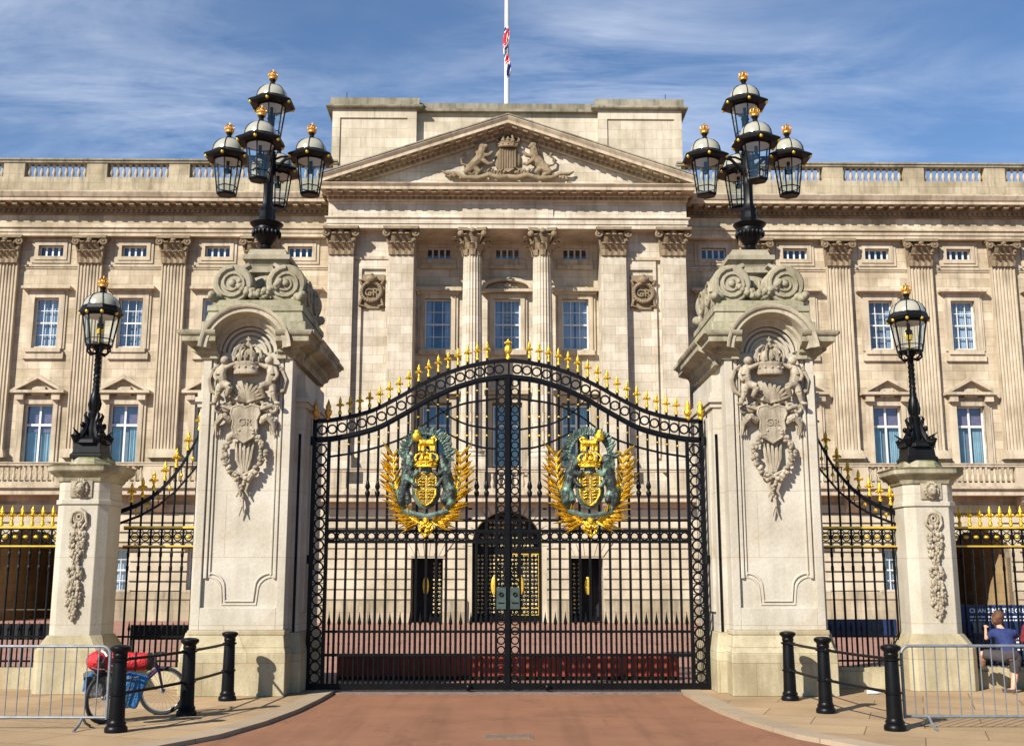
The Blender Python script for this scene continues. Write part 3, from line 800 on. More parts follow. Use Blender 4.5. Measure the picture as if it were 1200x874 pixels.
for a,b,z0,z1,sd in ((-1.55,-.15,-.1,2.85,1),(.15,1.53,-.1,2.85,2),(-3.75,-3.25,-.1,2.45,3),(3.2,3.70,-.1,2.45,4),(-1.35,1.33,3.15,3.75,5),(-.95,.93,3.8,4.5,6)):
    m = scrollwork(a,b,z0,z1,.74,sd); PB(m,'gilded_scrollwork','lace',gap=.5)
m = MB()
for x,w in ((.62,1.0),): 
    m.torus((x+.05,.72,1.25),.001,.001) if False else None
    m.box(x-.52,x-.48,.7,.74,-.1,2.85); m.box(x+.92,x+.97,.7,.74,-.1,2.85); m.box(x-.52,x+.97,.7,.74,2.82,2.87); m.box(x-.52,x+.97,.7,.74,-.14,-.1); m.box(x-.52,x+.97,.7,.74,.18,.22)
for x in (.66,-.66,-4.05,4.0): m.sph((x,.68,1.3),(.16,.06,.46),10,8)
PB(m,'gilded_door_panel','goldp')
# central balcony
m = balcony(-PW-.15,PW+.15,-1.15,.3,6.95)
for x in (-8.6,-5.5,-1.83,1.8,5.48,8.58): m.box(x-.7,x+.7,-1.12,-.8,5.98,6.78)
for x in (-4.9,-2.6,2.56,4.86): m.prism([(-.24,4.6),(-.45,4.65),(-.95,5.15),(-1.05,5.33),(-.24,5.33)],'x',x-.22,x+.22)
PB(m,'balcony','plain')
m = MB(); x = -4.65
while x < 4.7:
    if min(abs(x-1.8),abs(x+1.83))>.75: m.lathe([(.08,0),(.05,.05),(.1,.22),(.09,.3),(.05,.45),(.05,.55),(.08,.62),(.08,.81)],(x,-.98,5.98),8)
    x += .3
PB(m,'balcony_balusters','plain',smooth=35,gap=.25)
m = MB(); m.box(-PW,PW,-.1,WY+.3,5.4,5.7); m.box(-PW-.02,PW+.02,-.2,.2,6.0,7.0) if False else None
PB(m,'loggia_floor','plain')
# entablature and pediment of the portico
a,b = -9.3,9.3
def tuck(m):   # the end returns of the cornice project less than its front
    m.v = [((x if abs(x)<=9.3 else math.copysign(9.3+(abs(x)-9.3)*.36,x)),y,z) for x,y,z in m.v]; return m
m = MB()
m.mould([(0,19.45),(.02,19.45),(.02,19.68),(.07,19.69),(.07,19.90),(.16,19.98),(.16,20.04),(0,20.04)],a,b,-.28,WY,0); m.box(a,b,-.26,WY,20.04,20.92)
m.box(-2.35,2.35,-.34,-.2,20.06,20.88)
PB(m,'portico_frieze','portico')
C0 = 20.88
m = MB(); m.mould([(0,0),(.12,0),(.16,.07),(.16,.20),(.26,.20),(.3,.24),(.3,.38),(.88,.38),(.88,.52),(1.0,.66),(1.0,.70),(0,.72)],a,b,-.28,WY,C0)
PB(tuck(m),'portico_cornice','plain'); m = MB()
x = a+.1
while x < b: m.box(x-.07,x+.07,-.56,-.43,C0+.07,C0+.19); x += .27
x = a+.1
while x < b: m.box(x-.13,x+.13,-1.06,-.55,C0+.24,C0+.375); x += .60
for yy in (.1,.7,1.3):
    for s_ in (-1,1): m.box(*(sorted((s_*9.58,s_*10.08))),yy-.13,yy+.13,C0+.24,C0+.375)
PB(tuck(m),'modillions','dark_trim',gap=.7)
H = 3.28; hw = 9.66; zb = 21.58; L = math.hypot(hw,H); sl = H/hw
m = MB(); m.prism([(-9.2,zb),(9.2,zb),(0,zb+H*.93)],'y',-.2,WY+.9); PB(m,'tympanum','portico')
for s_ in (-1,1):
    m = MB(); prof = [(.0,-.34),(.16,-.34),(.16,-.16),(.3,-.12),(.3,.04),(.88,.04),(.88,.18),(1.0,.34),(1.0,.40),(-2.9,.40),(-2.9,-.34)]
    V = (0,0,L/hw); m.sweep(prof, [((s_*hw,-.28,zb),(0,-1,0),V),((0,-.28,zb+H),(0,-1,0),V)])
    PB(m,'raking_cornice','plain')
    m = MB()
    for i in range(17):
        t = (i+.6)/17.2; xx = s_*hw*(1-t); zz_ = zb+H*t; k = s_*sl*.13
        m.prism([(xx-.13,zz_-.11+k),(xx+.13,zz_-.11-k),(xx+.13,zz_+.04-k),(xx-.13,zz_+.04+k)],'y',-1.06,-.55)
    for i in range(36):
        t = (i+.5)/36; xx = s_*hw*(1-t); zz_ = zb+H*t-.28
        m.box(xx-.07,xx+.07,-.56,-.43,zz_,zz_+.13)
    PB(m,'modillions','dark_trim',gap=1)
    m = MB(); m.sweep([(1.04,.43),(1.04,.5),(-2.9,.56),(-2.9,.43)],[((s_*(hw+.06),-.28,zb-.02),(0,-1,0),(0,0,1)),((0,-.28,zb+H),(0,-1,0),(0,0,1))])
    PB(m,'pediment_coping','coping')
# attic
AY = WY+.55
m = MB()
for s in (-1,1):
    q = sorted((s*5.0,s*9.62)); m.box(q[0],q[1],AY-.35,AY+6,21.9,27.3)
    for u0,u1 in ((5.0,5.5),(9.2,9.62)): 
        q = sorted((s*u0,s*u1)); m.box(q[0]+.001,q[1]-.001,AY-.43,AY-.3,21.9,27.28)
    q = sorted((s*5.5,s*9.2)); m.box(q[0],q[1],AY-.43,AY-.3,26.75,27.28)
m.box(-5.0,5.0,AY,AY+6,21.9,27.25)
PB(m.shift(0,0,-.2),'attic','attic')
m = MB()
for s in (-1,1):
    q = sorted((s*4.95,s*9.66)); m.mould([(0,27.3),(.28,27.36),(.32,27.42),(.32,27.5),(.1,27.55),(.1,27.98),(0,28.02)],q[0],q[1],AY-.35,AY+6,0)
    q2 = (q[0]+.5,q[1]-.5) if False else None
m.box(-4.9,4.9,AY-.28,AY+6,27.3,27.45); m.box(-4.9,4.9,AY-.06,AY+6,27.45,27.86)
PB(m.shift(0,0,-.27),'attic_coping','coping')
m = MB()
for x in (-9.0,8.9): m.tube([(x,AY+.5,28.0),(x,AY+.5,28.7)],.02,5)
PB(m.shift(0,0,-.27),'lightning_rod','iron2')
# medallions with monogram wreath
for s in (-1,1):
    m = MB(); cx_ = s*7.02; cz_ = 16.15
    m.box(cx_-.66,cx_+.66,.2,.3,cz_-.85,cz_+.95)
    m.torus((cx_,.12,cz_),.50,.11,'y',22,6)
    for i in range(26):
        a_ = 2*PI*i/26; m.sph((cx_+.5*math.cos(a_),.05,cz_+.5*math.sin(a_)),.10,6,5)
    m.lathe([(.22,0),(.3,.1),(.3,.2),(.24,.3)],(cx_,.1,cz_+.5),12); m.sph((cx_,.0,cz_+.86),.12)
    for i in (-1,0,1): m.sph((cx_+i*.2,.0,cz_+.74),.09)
    for i in (-1,1): m.tube([(cx_+i*.5,.12,cz_-.35),(cx_+i*.6,.1,cz_-.7),(cx_+i*.35,.1,cz_-.75)],[.07,.09,.05]); m.tube([(cx_+i*.5,.12,cz_+.4),(cx_+i*.62,.1,cz_+.65),(cx_+i*.4,.1,cz_+.62)],[.07,.09,.05])
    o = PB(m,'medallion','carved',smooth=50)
    text_mesh('GR', .55, .05, MAT['carved'], 'monogram', o, (cx_,.16,cz_-.19+.45), bold=.01)
# ------------------------------------------------------------------ great gate pillars, local origin at ground centre
def crown_mb(w, h):
    """royal crown, base centre at origin, arches over a jewelled band (full round)"""
    m = MB(); r = w/2
    m.lathe([(r*.92,0),(r*1.0,.05*h),(r*.93,.1*h),(r*.96,.24*h),(r*1.05,.28*h),(r*.98,.32*h)],n=18)
    for i in range(12):
        a = 2*PI*i/12; m.sph((r*.98*math.cos(a), r*.98*math.sin(a), .17*h), r*.10, 6, 4)
        rr = r*1.06; c = (rr*math.cos(a), rr*math.sin(a)); z = .32*h
        if i % 3 == 0:
            m.sph((c[0],c[1],z+.14*h),(r*.10,r*.10,.12*h),6,4); m.sph((c[0]-math.sin(a)*r*.12,c[1]+math.cos(a)*r*.12,z+.1*h),r*.08,6,4); m.sph((c[0]+math.sin(a)*r*.12,c[1]-math.cos(a)*r*.12,z+.1*h),r*.08,6,4)
        else: m.sph((c[0],c[1],z+.06*h),(r*.08,r*.08,.08*h),6,4)
    for i in range(8):
        a = 2*PI*(i+.5)/8
        P = [(rr*math.cos(a), rr*math.sin(a), zz*h) for rr, zz in ((r*1.0,.34),(r*1.12,.5),(r*.98,.66),(r*.6,.76),(r*.2,.72),(0,.70))]
        m.tube(P, r*.09, 5)
    m.sph((0,0,.42*h),(r*.78,r*.78,.26*h),12,8)
    m.sph((0,0,.78*h),(r*.17,r*.17,.08*h),8,6)
    m.box(-r*.05,r*.05,-r*.05,r*.05,.84*h,h); m.box(-r*.16,r*.16,-r*.05,r*.05,.89*h,.95*h)
    return m
CAPP = [(0,-.36),(.03,-.36),(.05,-.30),(.11,-.26),(.12,-.20),(.26,-.14),(.28,-.12),(.28,-.04),(.31,-.02),(.33,.03),(.33,.05)]
def make_pillar(label):
    t = thing('gate_pillar', label, 'gate pillar', (0,0,0), 0, None)
    fx, fy, by = .70, -1.3, 1.3           # body half width, front and back
    sx, sy0, sy1 = .84, -.9, .9         # wider flank pilasters
    # base
    m = MB(); m.box(-.79,.79,-1.52,1.52,0,.62); m.frust(-.79,.79,-1.52,1.52,.62,-.76,.76,-1.45,1.45,.70)
    m.frust(-.76,.76,-1.45,1.45,.70,-.72,.72,-1.35,1.35,.88); m.box(-.735,.735,-1.36,1.36,.88,.95)
    m.box(-.93,.93,-1.06,1.06,0,.60); m.frust(-.93,.93,-1.06,1.06,.60,-.87,.87,-.95,.95,.9)
    m.build('base', MAT['pier_base'], t, bevel=.012)
    # shaft with sunk panel: solid core and raised frames
    m = MB(); m.box(-fx,fx,fy+.06,by-.06,.95,5.25)
    m.build('shaft', MAT['pier'], t, bevel=.008)
    for s in (-1,1):
        m = MB(); yf, yb = (fy, fy+.07)
        
        for q in (-1,1):
            m.box(*sorted((q*(fx+.004),q*(fx-.12))),fy,fy+.3,.951,5.2)
            m.box(*sorted((q*(fx-.145),q*(fx-.195))),fy+.015,fy+.3,1.72,5.15); m.box(*sorted((q*(fx-.215),q*(fx-.245))),fy+.035,fy+.3,1.76,5.15)
        m.box(-fx+.12,fx-.12,fy+.001,fy+.3,.951,1.28)
        if s>0: m.v = [(x,-y,z) for x,y,z in m.v]
        m.build('corner_strip', MAT['pier'], t, bevel=.008)
        # flank pilaster
        m = MB(); m.box(s*(fx-.05) if s>0 else -sx, sx if s>0 else -(fx-.05), sy0, sy1, .9, 4.95)
        q = sorted((s*(fx-.05), s*(sx+.07))); m.box(q[0],q[1],sy0-.07,sy1+.07,4.50,4.58); q = sorted((s*(fx-.05), s*(sx+.04))); m.box(q[0],q[1],sy0-.04,sy1+.04,4.58,4.66); m.box(q[0],q[1],sy0-.03,sy1+.03,4.42,4.50)
        m.box(q[0]+.001,q[1]-.001,sy0+.25,sy1-.25,1.2,4.3)
        m.build('flank_pilaster', MAT['pier'], t, bevel=.006)
    # panel mouldings on the front with scooped lower corners
    m = MB()
    for k,(ins,yy) in enumerate(((.20,-.025),(.245,-.05))):
        w = fx-ins+.02; z0 = 1.33+.05*k; pts = []
        r_ = .20
        pts = [(-w,z0+.44),(-w,z0+.42)]
        for i in range(7): a = PI/2*i/6; pts.append((-w+r_*math.sin(a)*1.2, z0+.42-r_+(r_*math.cos(a))))
        pts += [(-w+r_*1.2+.02, z0),(w-r_*1.2-.02, z0)]
        for i in range(6,-1,-1): a = PI/2*i/6; pts.append((w-r_*math.sin(a)*1.2, z0+.42-r_+(r_*math.cos(a))))
        pts += [(w,z0+.42),(w,z0+.44)]
        m.tube([(x,fy+.066+yy*.3,z) for x,z in pts], .017, 6)
    m.build('panel_moulding', MAT['pier'], t, smooth=50)
    # cap with segmental arch on front and back
    m = MB(); W, D = .71, 1.3; zc_ = 5.49
    hc, rise, K = .42, .53, .72; Rr = (hc*hc+rise*rise)/(2*rise); cz = zc_-.36+rise-Rr
    m2 = MB()
    for sd in (-1,1):
        for s in (-1,1):      # level arms of the cornice, dying into the hood
            m.sweep(CAPP, [((s*W,sd*D,zc_),(s,sd,0),(0,0,1)),((s*.47,sd*D,zc_),(0,sd,0),(0,0,1))])
        N = 26; fr = []
        for i in range(N+1):  # round hood moulding
            a = PI-.06-(PI-.12)*i/N
            V = Vector((math.cos(a),0,math.sin(a)))
            fr.append((Vector((Rr*V.x,sd*(D+.004),cz+Rr*V.z))+V*.36*K,(0,sd*1.03,0),V*K))
        m2.sweep(CAPP, fr)
    for c_ in clusters(m2, .05): c_.build('arch_hood', MAT['hood'], t, smooth=35)
    for s in (-1,1):
        m.sweep(CAPP,[((s*W,-D,zc_),(s,-1,0),(0,0,1)),((s*W,-sy1-.0,zc_),(s,0,0),(0,0,1)),((s*(W+.06),-sy1,zc_),(s,-0,0),(0,0,1)),((s*(W+.06),sy1,zc_),(s,0,0),(0,0,1)),((s*W,sy1,zc_),(s,0,0),(0,0,1)),((s*W,D,zc_),(s,1,0),(0,0,1))],cap=False)
        # top covers of the cap arms
        q = sorted((s*.60,s*(W+.36))); m.box(q[0],q[1]-.0,-D-.30,D+.30,zc_+.0,zc_+.052)
        q = sorted((s*.48,s*(W-.01))); m.box(q[0],q[1],-D+.02,D-.02,5.1,zc_+.02)
    for s in (-1,1):
        for sd in (-1,1): m.box(*sorted((s*.45,s*.60)),*sorted((sd*(D-.1),sd*(D+.06))),5.13,zc_-.02)
    m.box(-.8,.8,-D+.3,D-.3,5.1,zc_+.1)
    m.build('cap', MAT['mossy'], t, smooth=35)
    # arched head: tympanum behind the moulding, and stepped blocks over it
    m = MB(); N = 18
    arc = [((Rr+.28)*math.cos(PI-.25-(PI-.5)*i/N), cz+(Rr+.28)*math.sin(PI-.25-(PI-.5)*i/N)) for i in range(N+1)]
    m.prism([(-.62,5.1)]+arc[1:-1]+[(.62,5.1)],'y',-D-.22,D+.22) if False else m.prism([(-.62,5.1)]+arc[1:-1]+[(.62,5.1)],'y',-D+.12,D-.12)
    m.build('arched_head', MAT['pier'], t, smooth=30)
    for sd in (-1,1):
        m = MB(); arc2 = [((Rr+.28)*math.cos(PI-.2-(PI-.4)*i/N), cz+(Rr+.28)*math.sin(PI-.2-(PI-.4)*i/N)) for i in range(N+1)]
        arc3 = [((Rr+.20)*math.cos(.2+(PI-.4)*i/N), cz+(Rr+.20)*math.sin(.2+(PI-.4)*i/N)) for i in range(N+1)]
        m.prism(arc2+arc3,'y',sd*(D-.1),sd*(D+.29))
        m.build('arch_rim', MAT['mossy'], t, smooth=30)
    for q,yo in ((.02,.075),(.10,.045),(.17,.02)):
        m = MB(); m.tube([((Rr-q)*math.cos(.05+(PI-.1)*i/20), -D+.12-yo, cz+(Rr-q)*math.sin(.05+(PI-.1)*i/20)) for i in range(21)],.026,6); m.build('arch_moulding', MAT['pier'], t, smooth=50)
    m = MB(); m.box(-.84,.84,-1.08,1.08,5.5,5.80); m.frust(-.80,.80,-1.04,1.04,5.80,-.76,.76,-1.0,1.0,5.98); m.box(-.78,.78,-1.02,1.02,5.98,6.08); m.box(-.72,.72,-.9,.9,6.08,6.20)
    m.build('upper_plinth', MAT['mossy'], t, bevel=.015)
    # volutes: big scroll drums running front to back at both sides, baluster urn between, festoon
    m = MB(); m.lathe([(.24,6.2),(.30,6.3),(.36,6.45),(.40,6.62),(.36,6.72),(.30,6.78),(.32,6.84)],n=20); m.box(-.36,.36,-.36,.36,6.82,6.92)
    m.frust(-.30,.30,-.30,.30,6.92,-.36,.36,-.36,.36,7.04); m.box(-.40,.40,-.40,.40,7.04,7.12); m.frust(-.34,.34,-.34,.34,7.12,-.30,.30,-.30,.30,7.24)
    for i in range(20):
        a = 2*PI*i/20; m.tube([(.27*math.cos(a),.27*math.sin(a),6.25),(.40*math.cos(a),.40*math.sin(a),6.55),(.39*math.cos(a),.39*math.sin(a),6.68)],[.02,.035,.02],5)
    m.build('urn', MAT['scroll'], t, smooth=40)
    for s in (-1,1):
        m = MB(); cx_, cz_ = s*.44, 6.50
        for yc in (-.62,.62):
            y0, y1 = yc-.20, yc+.20
            m.lathe([(.30,-.2),(.33,-.17),(.30,-.12),(.27,0),(.30,.12),(.33,.17),(.30,.2)],(0,0,0),26)
            n = len([0])*0
            k = 7*26; vs = m.v[-k:]; m.v[-k:] = [(cx_+x, yc+z, cz_+y) for x,y,z in vs]
            for f_ in (y0-.01, y1+.01):
                pts = []
                for i in range(34):
                    a = PI*.5+s*(-1)*i*.42*(-1); rr = .27*(1-i/40); pts.append((cx_+s*rr*math.cos(a*1), f_, cz_+rr*math.sin(a)))
                m.tube(pts,[.035*(1-i/60) for i in range(34)],6)
                m.sph((cx_,f_,cz_),(.06,.05,.06))
            m.tube([(cx_-s*.1,yc,cz_+.26),(s*.30,yc,6.80),(s*.2,yc,6.86)],[.07,.06,.05],6,flat=(2.2,1))
        m.box(*sorted((cx_-.2,cx_+.2)),-.45,.45,6.2,6.66)
        # scroll on the flank face
        for i in range(2):
            pts = []
            for j in range(26):
                a = j*.45; rr = .24*(1-j/32); pts.append((s*.74, (i*2-1)*.32+rr*math.cos(a)*(i*2-1), 6.42+rr*math.sin(a)))
            m.tube(pts,.035,6)
        m.box(*sorted((s*.5,s*.72)),-.62,.62,6.2,6.62)
        # acanthus feet
        for yc in (-.75,.75):
            for k in range(4): m.sph((s*(.62+.04*k),yc+.05*k*(-1 if yc<0 else 1),6.24+.03*(k%2)),(.12-.015*k,.11,.08),8,6)
        m.build('scroll', MAT['scroll'], t, smooth=45)
    for sd in (-1,1):
        m = MB()
        for i in range(44):
            u = -1+2*(i%22)/21; x = u*.34; z = 6.30+.20*u*u-.02+(.06 if i>=22 else 0)
            m.sph((x+random.uniform(-.02,.02), sd*(.80+random.uniform(0,.05)), z+random.uniform(-.03,.03)), random.uniform(.045,.065), 6, 5)
        m.build('festoon', MAT['scroll'], t, smooth=60)
    # carved trophy on the front: crown, two cherubs, shell spray, cartouche, wreath, ribbon tail
    fyf = fy+.02
    c = crown_mb(.44,.66); c.v = [(x,y*.62,z) for x,y,z in c.v]
    c.build('crown', MAT['relief'], t, (0,fyf-.10,4.62), smooth=50)
    for s in (-1,1):
        m = MB(); bx = s*.36
        def cap(p0,r0,p1,r1): m.tube([p0,tuple((a+b)/2 for a,b in zip(p0,p1)),p1],[r0,(r0+r1)/2*1.06,r1],8)
        y = fyf-.08
        m.sph((bx+s*.0,y-.04,4.86),.075,10,8)                                   # head
        cap((bx+s*.02,y,4.78),.06,(bx+s*.05,y-.02,4.60),.085)                   # chest
        cap((bx+s*.05,y-.02,4.60),.09,(bx+s*.02,y,4.46),.085)                   # belly
        cap((bx-s*.03,y-.03,4.74),.045,(bx-s*.17,y-.06,4.80),.03)               # arm to the crown
        cap((bx+s*.08,y,4.74),.045,(bx+s*.15,y-.05,4.60),.035); cap((bx+s*.15,y-.05,4.60),.035,(bx+s*.10,y-.09,4.50),.028)
        cap((bx+s*.02,y-.02,4.46),.075,(bx-s*.12,y-.10,4.40),.058); cap((bx-s*.12,y-.10,4.40),.055,(bx-s*.05,y-.04,4.24),.035)   # legs
        cap((bx+s*.05,y,4.44),.075,(bx+s*.08,y-.06,4.30),.055); cap((bx+s*.08,y-.06,4.30),.05,(bx+s*.13,y-.02,4.14),.033)
        m.sph((bx+s*.16,y-.05,4.12),(.06,.05,.03))
        fuse(m,'cherub',.011,MAT['relief'],t,smooth_it=2)
        m = MB()  # wing and drapery behind the cherub
        for k in range(5): a = .5+.32*k; m.tube([(bx+s*.08,fyf,4.68),(bx+s*(.08+.13*math.cos(a)),fyf-.03,4.66+.14*math.sin(a)),(bx+s*(.08+.19*math.cos(a-.3)),fyf-.01,4.60+.2*math.sin(a-.4))],[.03,.035,.015],5)
        m.tube([(bx+s*.18,fyf-.02,4.75),(bx+s*.26,fyf-.02,4.55),(bx+s*.22,fyf-.02,4.36),(bx+s*.1,fyf-.02,4.28)],[.03,.045,.045,.03],6)
        m.build('cherub_wing', MAT['relief'], t, smooth=50)
    m = MB()  # plume and shell spray
    for k in range(-5,6):
        a = PI/2+k*.26; l = .34-.012*abs(k); m.tube([(0,fyf,4.16),(l*.5*math.cos(a),fyf-.07,4.16+l*.55*math.sin(a)),(l*math.cos(a)*1.1,fyf-.03,4.16+l*math.sin(a)+.02)],[.02,.045,.02],6)
    for s in (-1,1):
        for k in range(3): m.torus((s*(.20+.12*k),fyf-.03,4.10-.03*k),.075-.012*k,.028,'y',12,5)
        m.tube([(s*.05,fyf-.02,4.12),(s*.25,fyf-.06,4.04),(s*.42,fyf-.04,4.10),(s*.46,fyf-.02,4.02)],[.03,.04,.035,.02],6)
    m.build('acanthus_spray', MAT['relief'], t, smooth=50)
    m = MB(); N = 20
    sh = [(.21,4.06),(.235,3.96),(.185,3.84),(.20,3.70),(.145,3.56),(0,3.46),(-.145,3.56),(-.20,3.70),(-.185,3.84),(-.235,3.96),(-.21,4.06),(-.1,4.10),(0,4.06),(.1,4.10)]
    m.prism(sh,'y',fyf-.10,fyf+.04); m.tube([(x,fyf-.09,z) for x,z in sh],.022,6,True)
    co_ = m.build('cartouche', MAT['relief'], t, bevel=.01)
    text_mesh('GR', .17, .006, MAT['relief'], 'monogram', co_, (0,fyf-.108,3.76), bold=.004)
    for s in (-1,1):
        m = MB()  # horn of plenty heads with tassels either side of the cartouche
        for k in range(9): m.sph((s*(.25+.026*k+random.uniform(-.01,.01)), fyf-.05-.03*math.sin(k*.4), 3.84+.07*math.sin(k*.42)+random.uniform(-.02,.02)),(.05,.045,.055),7,5)
        m.tube([(s*.24,fyf-.03,3.82),(s*.36,fyf-.08,3.90),(s*.46,fyf-.06,3.78),(s*.47,fyf-.03,3.64)],[.05,.06,.05,.015],7)
        for k in range(4): m.tube([(s*(.40+.03*k),fyf-.03,3.76),(s*(.41+.035*k),fyf-.03,3.60)],[.018,.01],5)
        m.build('drapery_knot', MAT['relief'], t, smooth=50)
        m = MB()  # laurel wreath half
        for k in range(15):
            a = .25+1.32*k/14*1.15; rx_, rz_ = .315,.52
            x, z = s*rx_*math.sin(PI-a*1.0)*1.0, 3.52+rz_*math.cos(PI-a)*1.0
            x = s*.31*math.sin(PI*.12+PI*.80*k/14); z = 3.70-.82*k/14-.02
            for q in range(3): m.sph((x+random.uniform(-.04,.04), fyf-.05-random.uniform(0,.05), z+random.uniform(-.02,.02)),(random.uniform(.03,.05),.035,random.uniform(.03,.05)),6,5)
        m.build('wreath', MAT['relief'], t, smooth=60)
    m = MB()  # plume inside the wreath, ribbon bow and tail
    for k in range(-2,3):
        m.tube([(k*.02,fyf,2.98),(k*.055,fyf-.04,3.2),(k*.07,fyf-.02,3.46)],[.02,.035,.02],6)
    for s in (-1,1):
        m.tube([(0,fyf-.04,2.92),(s*.12,fyf-.07,2.98),(s*.2,fyf-.04,2.93),(s*.13,fyf-.05,2.86),(0,fyf-.05,2.90)],.026,6)
        m.tube([(s*.02,fyf-.03,2.9),(s*.09,fyf-.05,2.78),(s*.05,fyf-.04,2.66),(s*.10,fyf-.03,2.56)],[.03,.03,.025,.012],6)
    for k in range(9): m.sph((random.uniform(-.05,.05),fyf-.04,2.84-.035*k),(.04-.002*k,.04,.035),7,5)
    m.tube([(0,fyf-.03,2.55),(.01,fyf-.04,2.4)],[.03,.022],6); m.tube([(0,fyf-.03,2.42),(-.045,fyf-.03,2.24)],[.022,.01],5); m.tube([(0,fyf-.03,2.42),(.05,fyf-.03,2.26)],[.022,.01],5)
    m.build('ribbon_tail', MAT['relief'], t, smooth=50)
    for ch in [o for o in bpy.data.objects if o.parent == t and o.name.split('.')[0] in TROPHY]:   # trophy sits a little higher on the shaft
        ch.scale = (.97,1,.928); ch.location.z = ch.location.z*.928+.581
    return t
TROPHY = ('crown','cherub','cherub_wing','acanthus_spray','cartouche','drapery_knot','wreath','ribbon_tail')
PL = make_pillar('massive pale stone gate pillar on the left, behind the bicycle railings, mossy arched cap and crown carving')
PL.location = (-4.11,18.42,0)
PR = copy_tree(PL); PR.location = (4.13,18.42,0)
PR['label'] = 'massive pale stone gate pillar right of the gates, mossy arched cap and crown carving'
PL['group'] = PR['group'] = 'great stone gate pillars'

# ------------------------------------------------------------------ lanterns
def lantern_parts(parent, sides=6, rt=.25, rb=.168, h=.62, roof=.42, rot=PI/6, opal='opal', loc=(0,0,0), bracket=True, dome=.275, dh=.26):
    """frame is the part, the rest its sub-parts; origin at the bottom ring"""
    f = MB(); a0 = rot
    def pt(r,k,z): a = a0+2*PI*k/sides; return (r*math.cos(a), r*math.sin(a), z)
    for k in range(sides):
        f.tube([pt(rb,k,0),pt(rt,k,h)],.014,4)
        for z,r,w in ((0,rb,.018),(h*.2,rb+(rt-rb)*.2,.010),(h,rt,.018)):
            f.tube([pt(r,k,z),pt(r,k+1,z)],w,4)
        # intermediate bar at mid pane
    f.lathe([(rb*.9,-.03),(rb*1.02,-.02),(rb*1.02,.0),(rb*.8,.015)],(0,0,0),sides,a0)
    f.lathe([(rt*1.02,h),(roof,h+.02),(roof+.012,h+.06),(roof*.95,h+.085),(dome*1.08,h+.14),(dome*1.04,h+.155)],(0,0,0),sides,a0)
    for k in range(sides):   # ribs over the dome
        P = []
        for i in range(6): t = PI/2*i/5; P.append(pt(dome*math.cos(t)*1.02, k, h+.15+dh*math.sin(t)*1.02))
        f.tube(P,.009,4)
    zt = h+.15+dh
    f.lathe([(.075,-.03),(.08,.0),(.05,.02),(.035,.05),(.05,.08),(.05,.10),(.03,.115)],(0,0,zt),12)
    f.tube([(0,0,h*.98),(0,0,h*.72)],.03,6); f.lathe([(.05,-.06),(.06,0),(.02,.03)],(0,0,h*.72),8)
    fo = f.build('lantern', MAT['iron2'], parent, loc)
    if True: pass
    g = MB()
    for k in range(sides):
        g.quad(pt(rb*.985,k,.01),pt(rb*.985,k+1,.01),pt(rt*.985,k+1,h-.01),pt(rt*.985,k,h-.01))
    g.build('lantern_glass', MAT['lglass'], fo)
    d = MB(); d.lathe([(dome*math.cos(PI/2*i/7), h+.15+dh*math.sin(PI/2*i/7)) for i in range(7)]+[(.03,h+.15+dh)],(0,0,0),24); d.build('opal_dome', MAT[opal], fo, smooth=50)
    i_ = MB(); i_.lathe([(rt*.9,h-.02),(rt*.5,h-.005),(.05,h)],(0,0,0),14); i_.build('reflector', MAT['white'], fo, smooth=50)
    c = crown_mb(.15,.20); c.build('crown_finial', MAT['crown_gold'], fo, (0,0,zt+.10), smooth=50)
    kb = MB()
    for k in range(sides): x,y,z = pt(roof*.93,k,h+.02); kb.sph((x,y,z),(.032,.032,.036),7,5)
    kb.build('gold_knobs', MAT['goldp'], fo, smooth=50)
    return fo
def make_cluster(label):
    t = thing('lamp_candelabrum', label, 'lamp post', (0,0,0))
    m = MB()
    m.lathe([(.17,0),(.19,.04),(.12,.09),(.09,.15),(.13,.2),(.20,.30),(.235,.42),(.22,.46),(.26,.50),(.29,.54),(.26,.56),(.12,.60)],n=20)
    for i in range(20): a = 2*PI*i/20; m.sph((.235*math.cos(a),.235*math.sin(a),.36),(.024,.024,.05),5,4)
    m.build('urn_base', MAT['iron'], t, smooth=40)
    m = MB(); m.lathe([(.12,.58),(.15,.66),(.13,.74),(.15,.80),(.10,.88),(.085,.95),(.085,1.25),(.10,1.3),(.085,1.35),(.075,1.9),(.09,1.95),(.06,2.0),(.05,2.45),(.08,2.5)],n=16,flute=8,fa=.12)
    for i in range(4):
        a = PI/2*i+PI/4; m.tube([(.05*math.cos(a),.05*math.sin(a),1.35),(.10*math.cos(a),.10*math.sin(a),1.5),(.10*math.cos(a),.10*math.sin(a),1.9)],.02,5)
    m.build('post', MAT['iron'], t, smooth=40)
    for i in range(4):
        a = PI/2*i; c,s_ = math.cos(a), math.sin(a)
        m = MB()
        P = [(.06,1.50),(.16,1.62),(.28,1.74),(.40,1.77),(.46,1.76)]
        m.tube([(r*c,r*s_,z) for r,z in P],[.04,.032,.03,.03,.04],6)
        m.tube([(r*c,r*s_,z) for r,z in ((.07,1.72),(.2,1.78),(.46,1.79))],.022,5)
        P = []
        for j in range(14): th = j*.45; rr = .08*(1-j/18); P.append(((.20+rr*math.cos(th))*c,(.20+rr*math.cos(th))*s_,1.52+rr*math.sin(th)))
        m.tube(P,.014,5)
        m.build('arm', MAT['iron'], t, smooth=40)
        lantern_parts(t, loc=(.73*c,.73*s_,1.09), rot=PI/6+a*0)
    lantern_parts(t, loc=(0,0,2.10-.0), rot=PI/6)
    return t
LC = make_cluster('black five-lantern candelabrum with gold crowns on the left gate pillar')
LC.location = (-4.21,18.42,7.24)
LC2 = copy_tree(LC); LC2.location = (4.21,18.42,7.24); LC2['label'] = 'black five-lantern candelabrum with gold crowns on the right gate pillar'
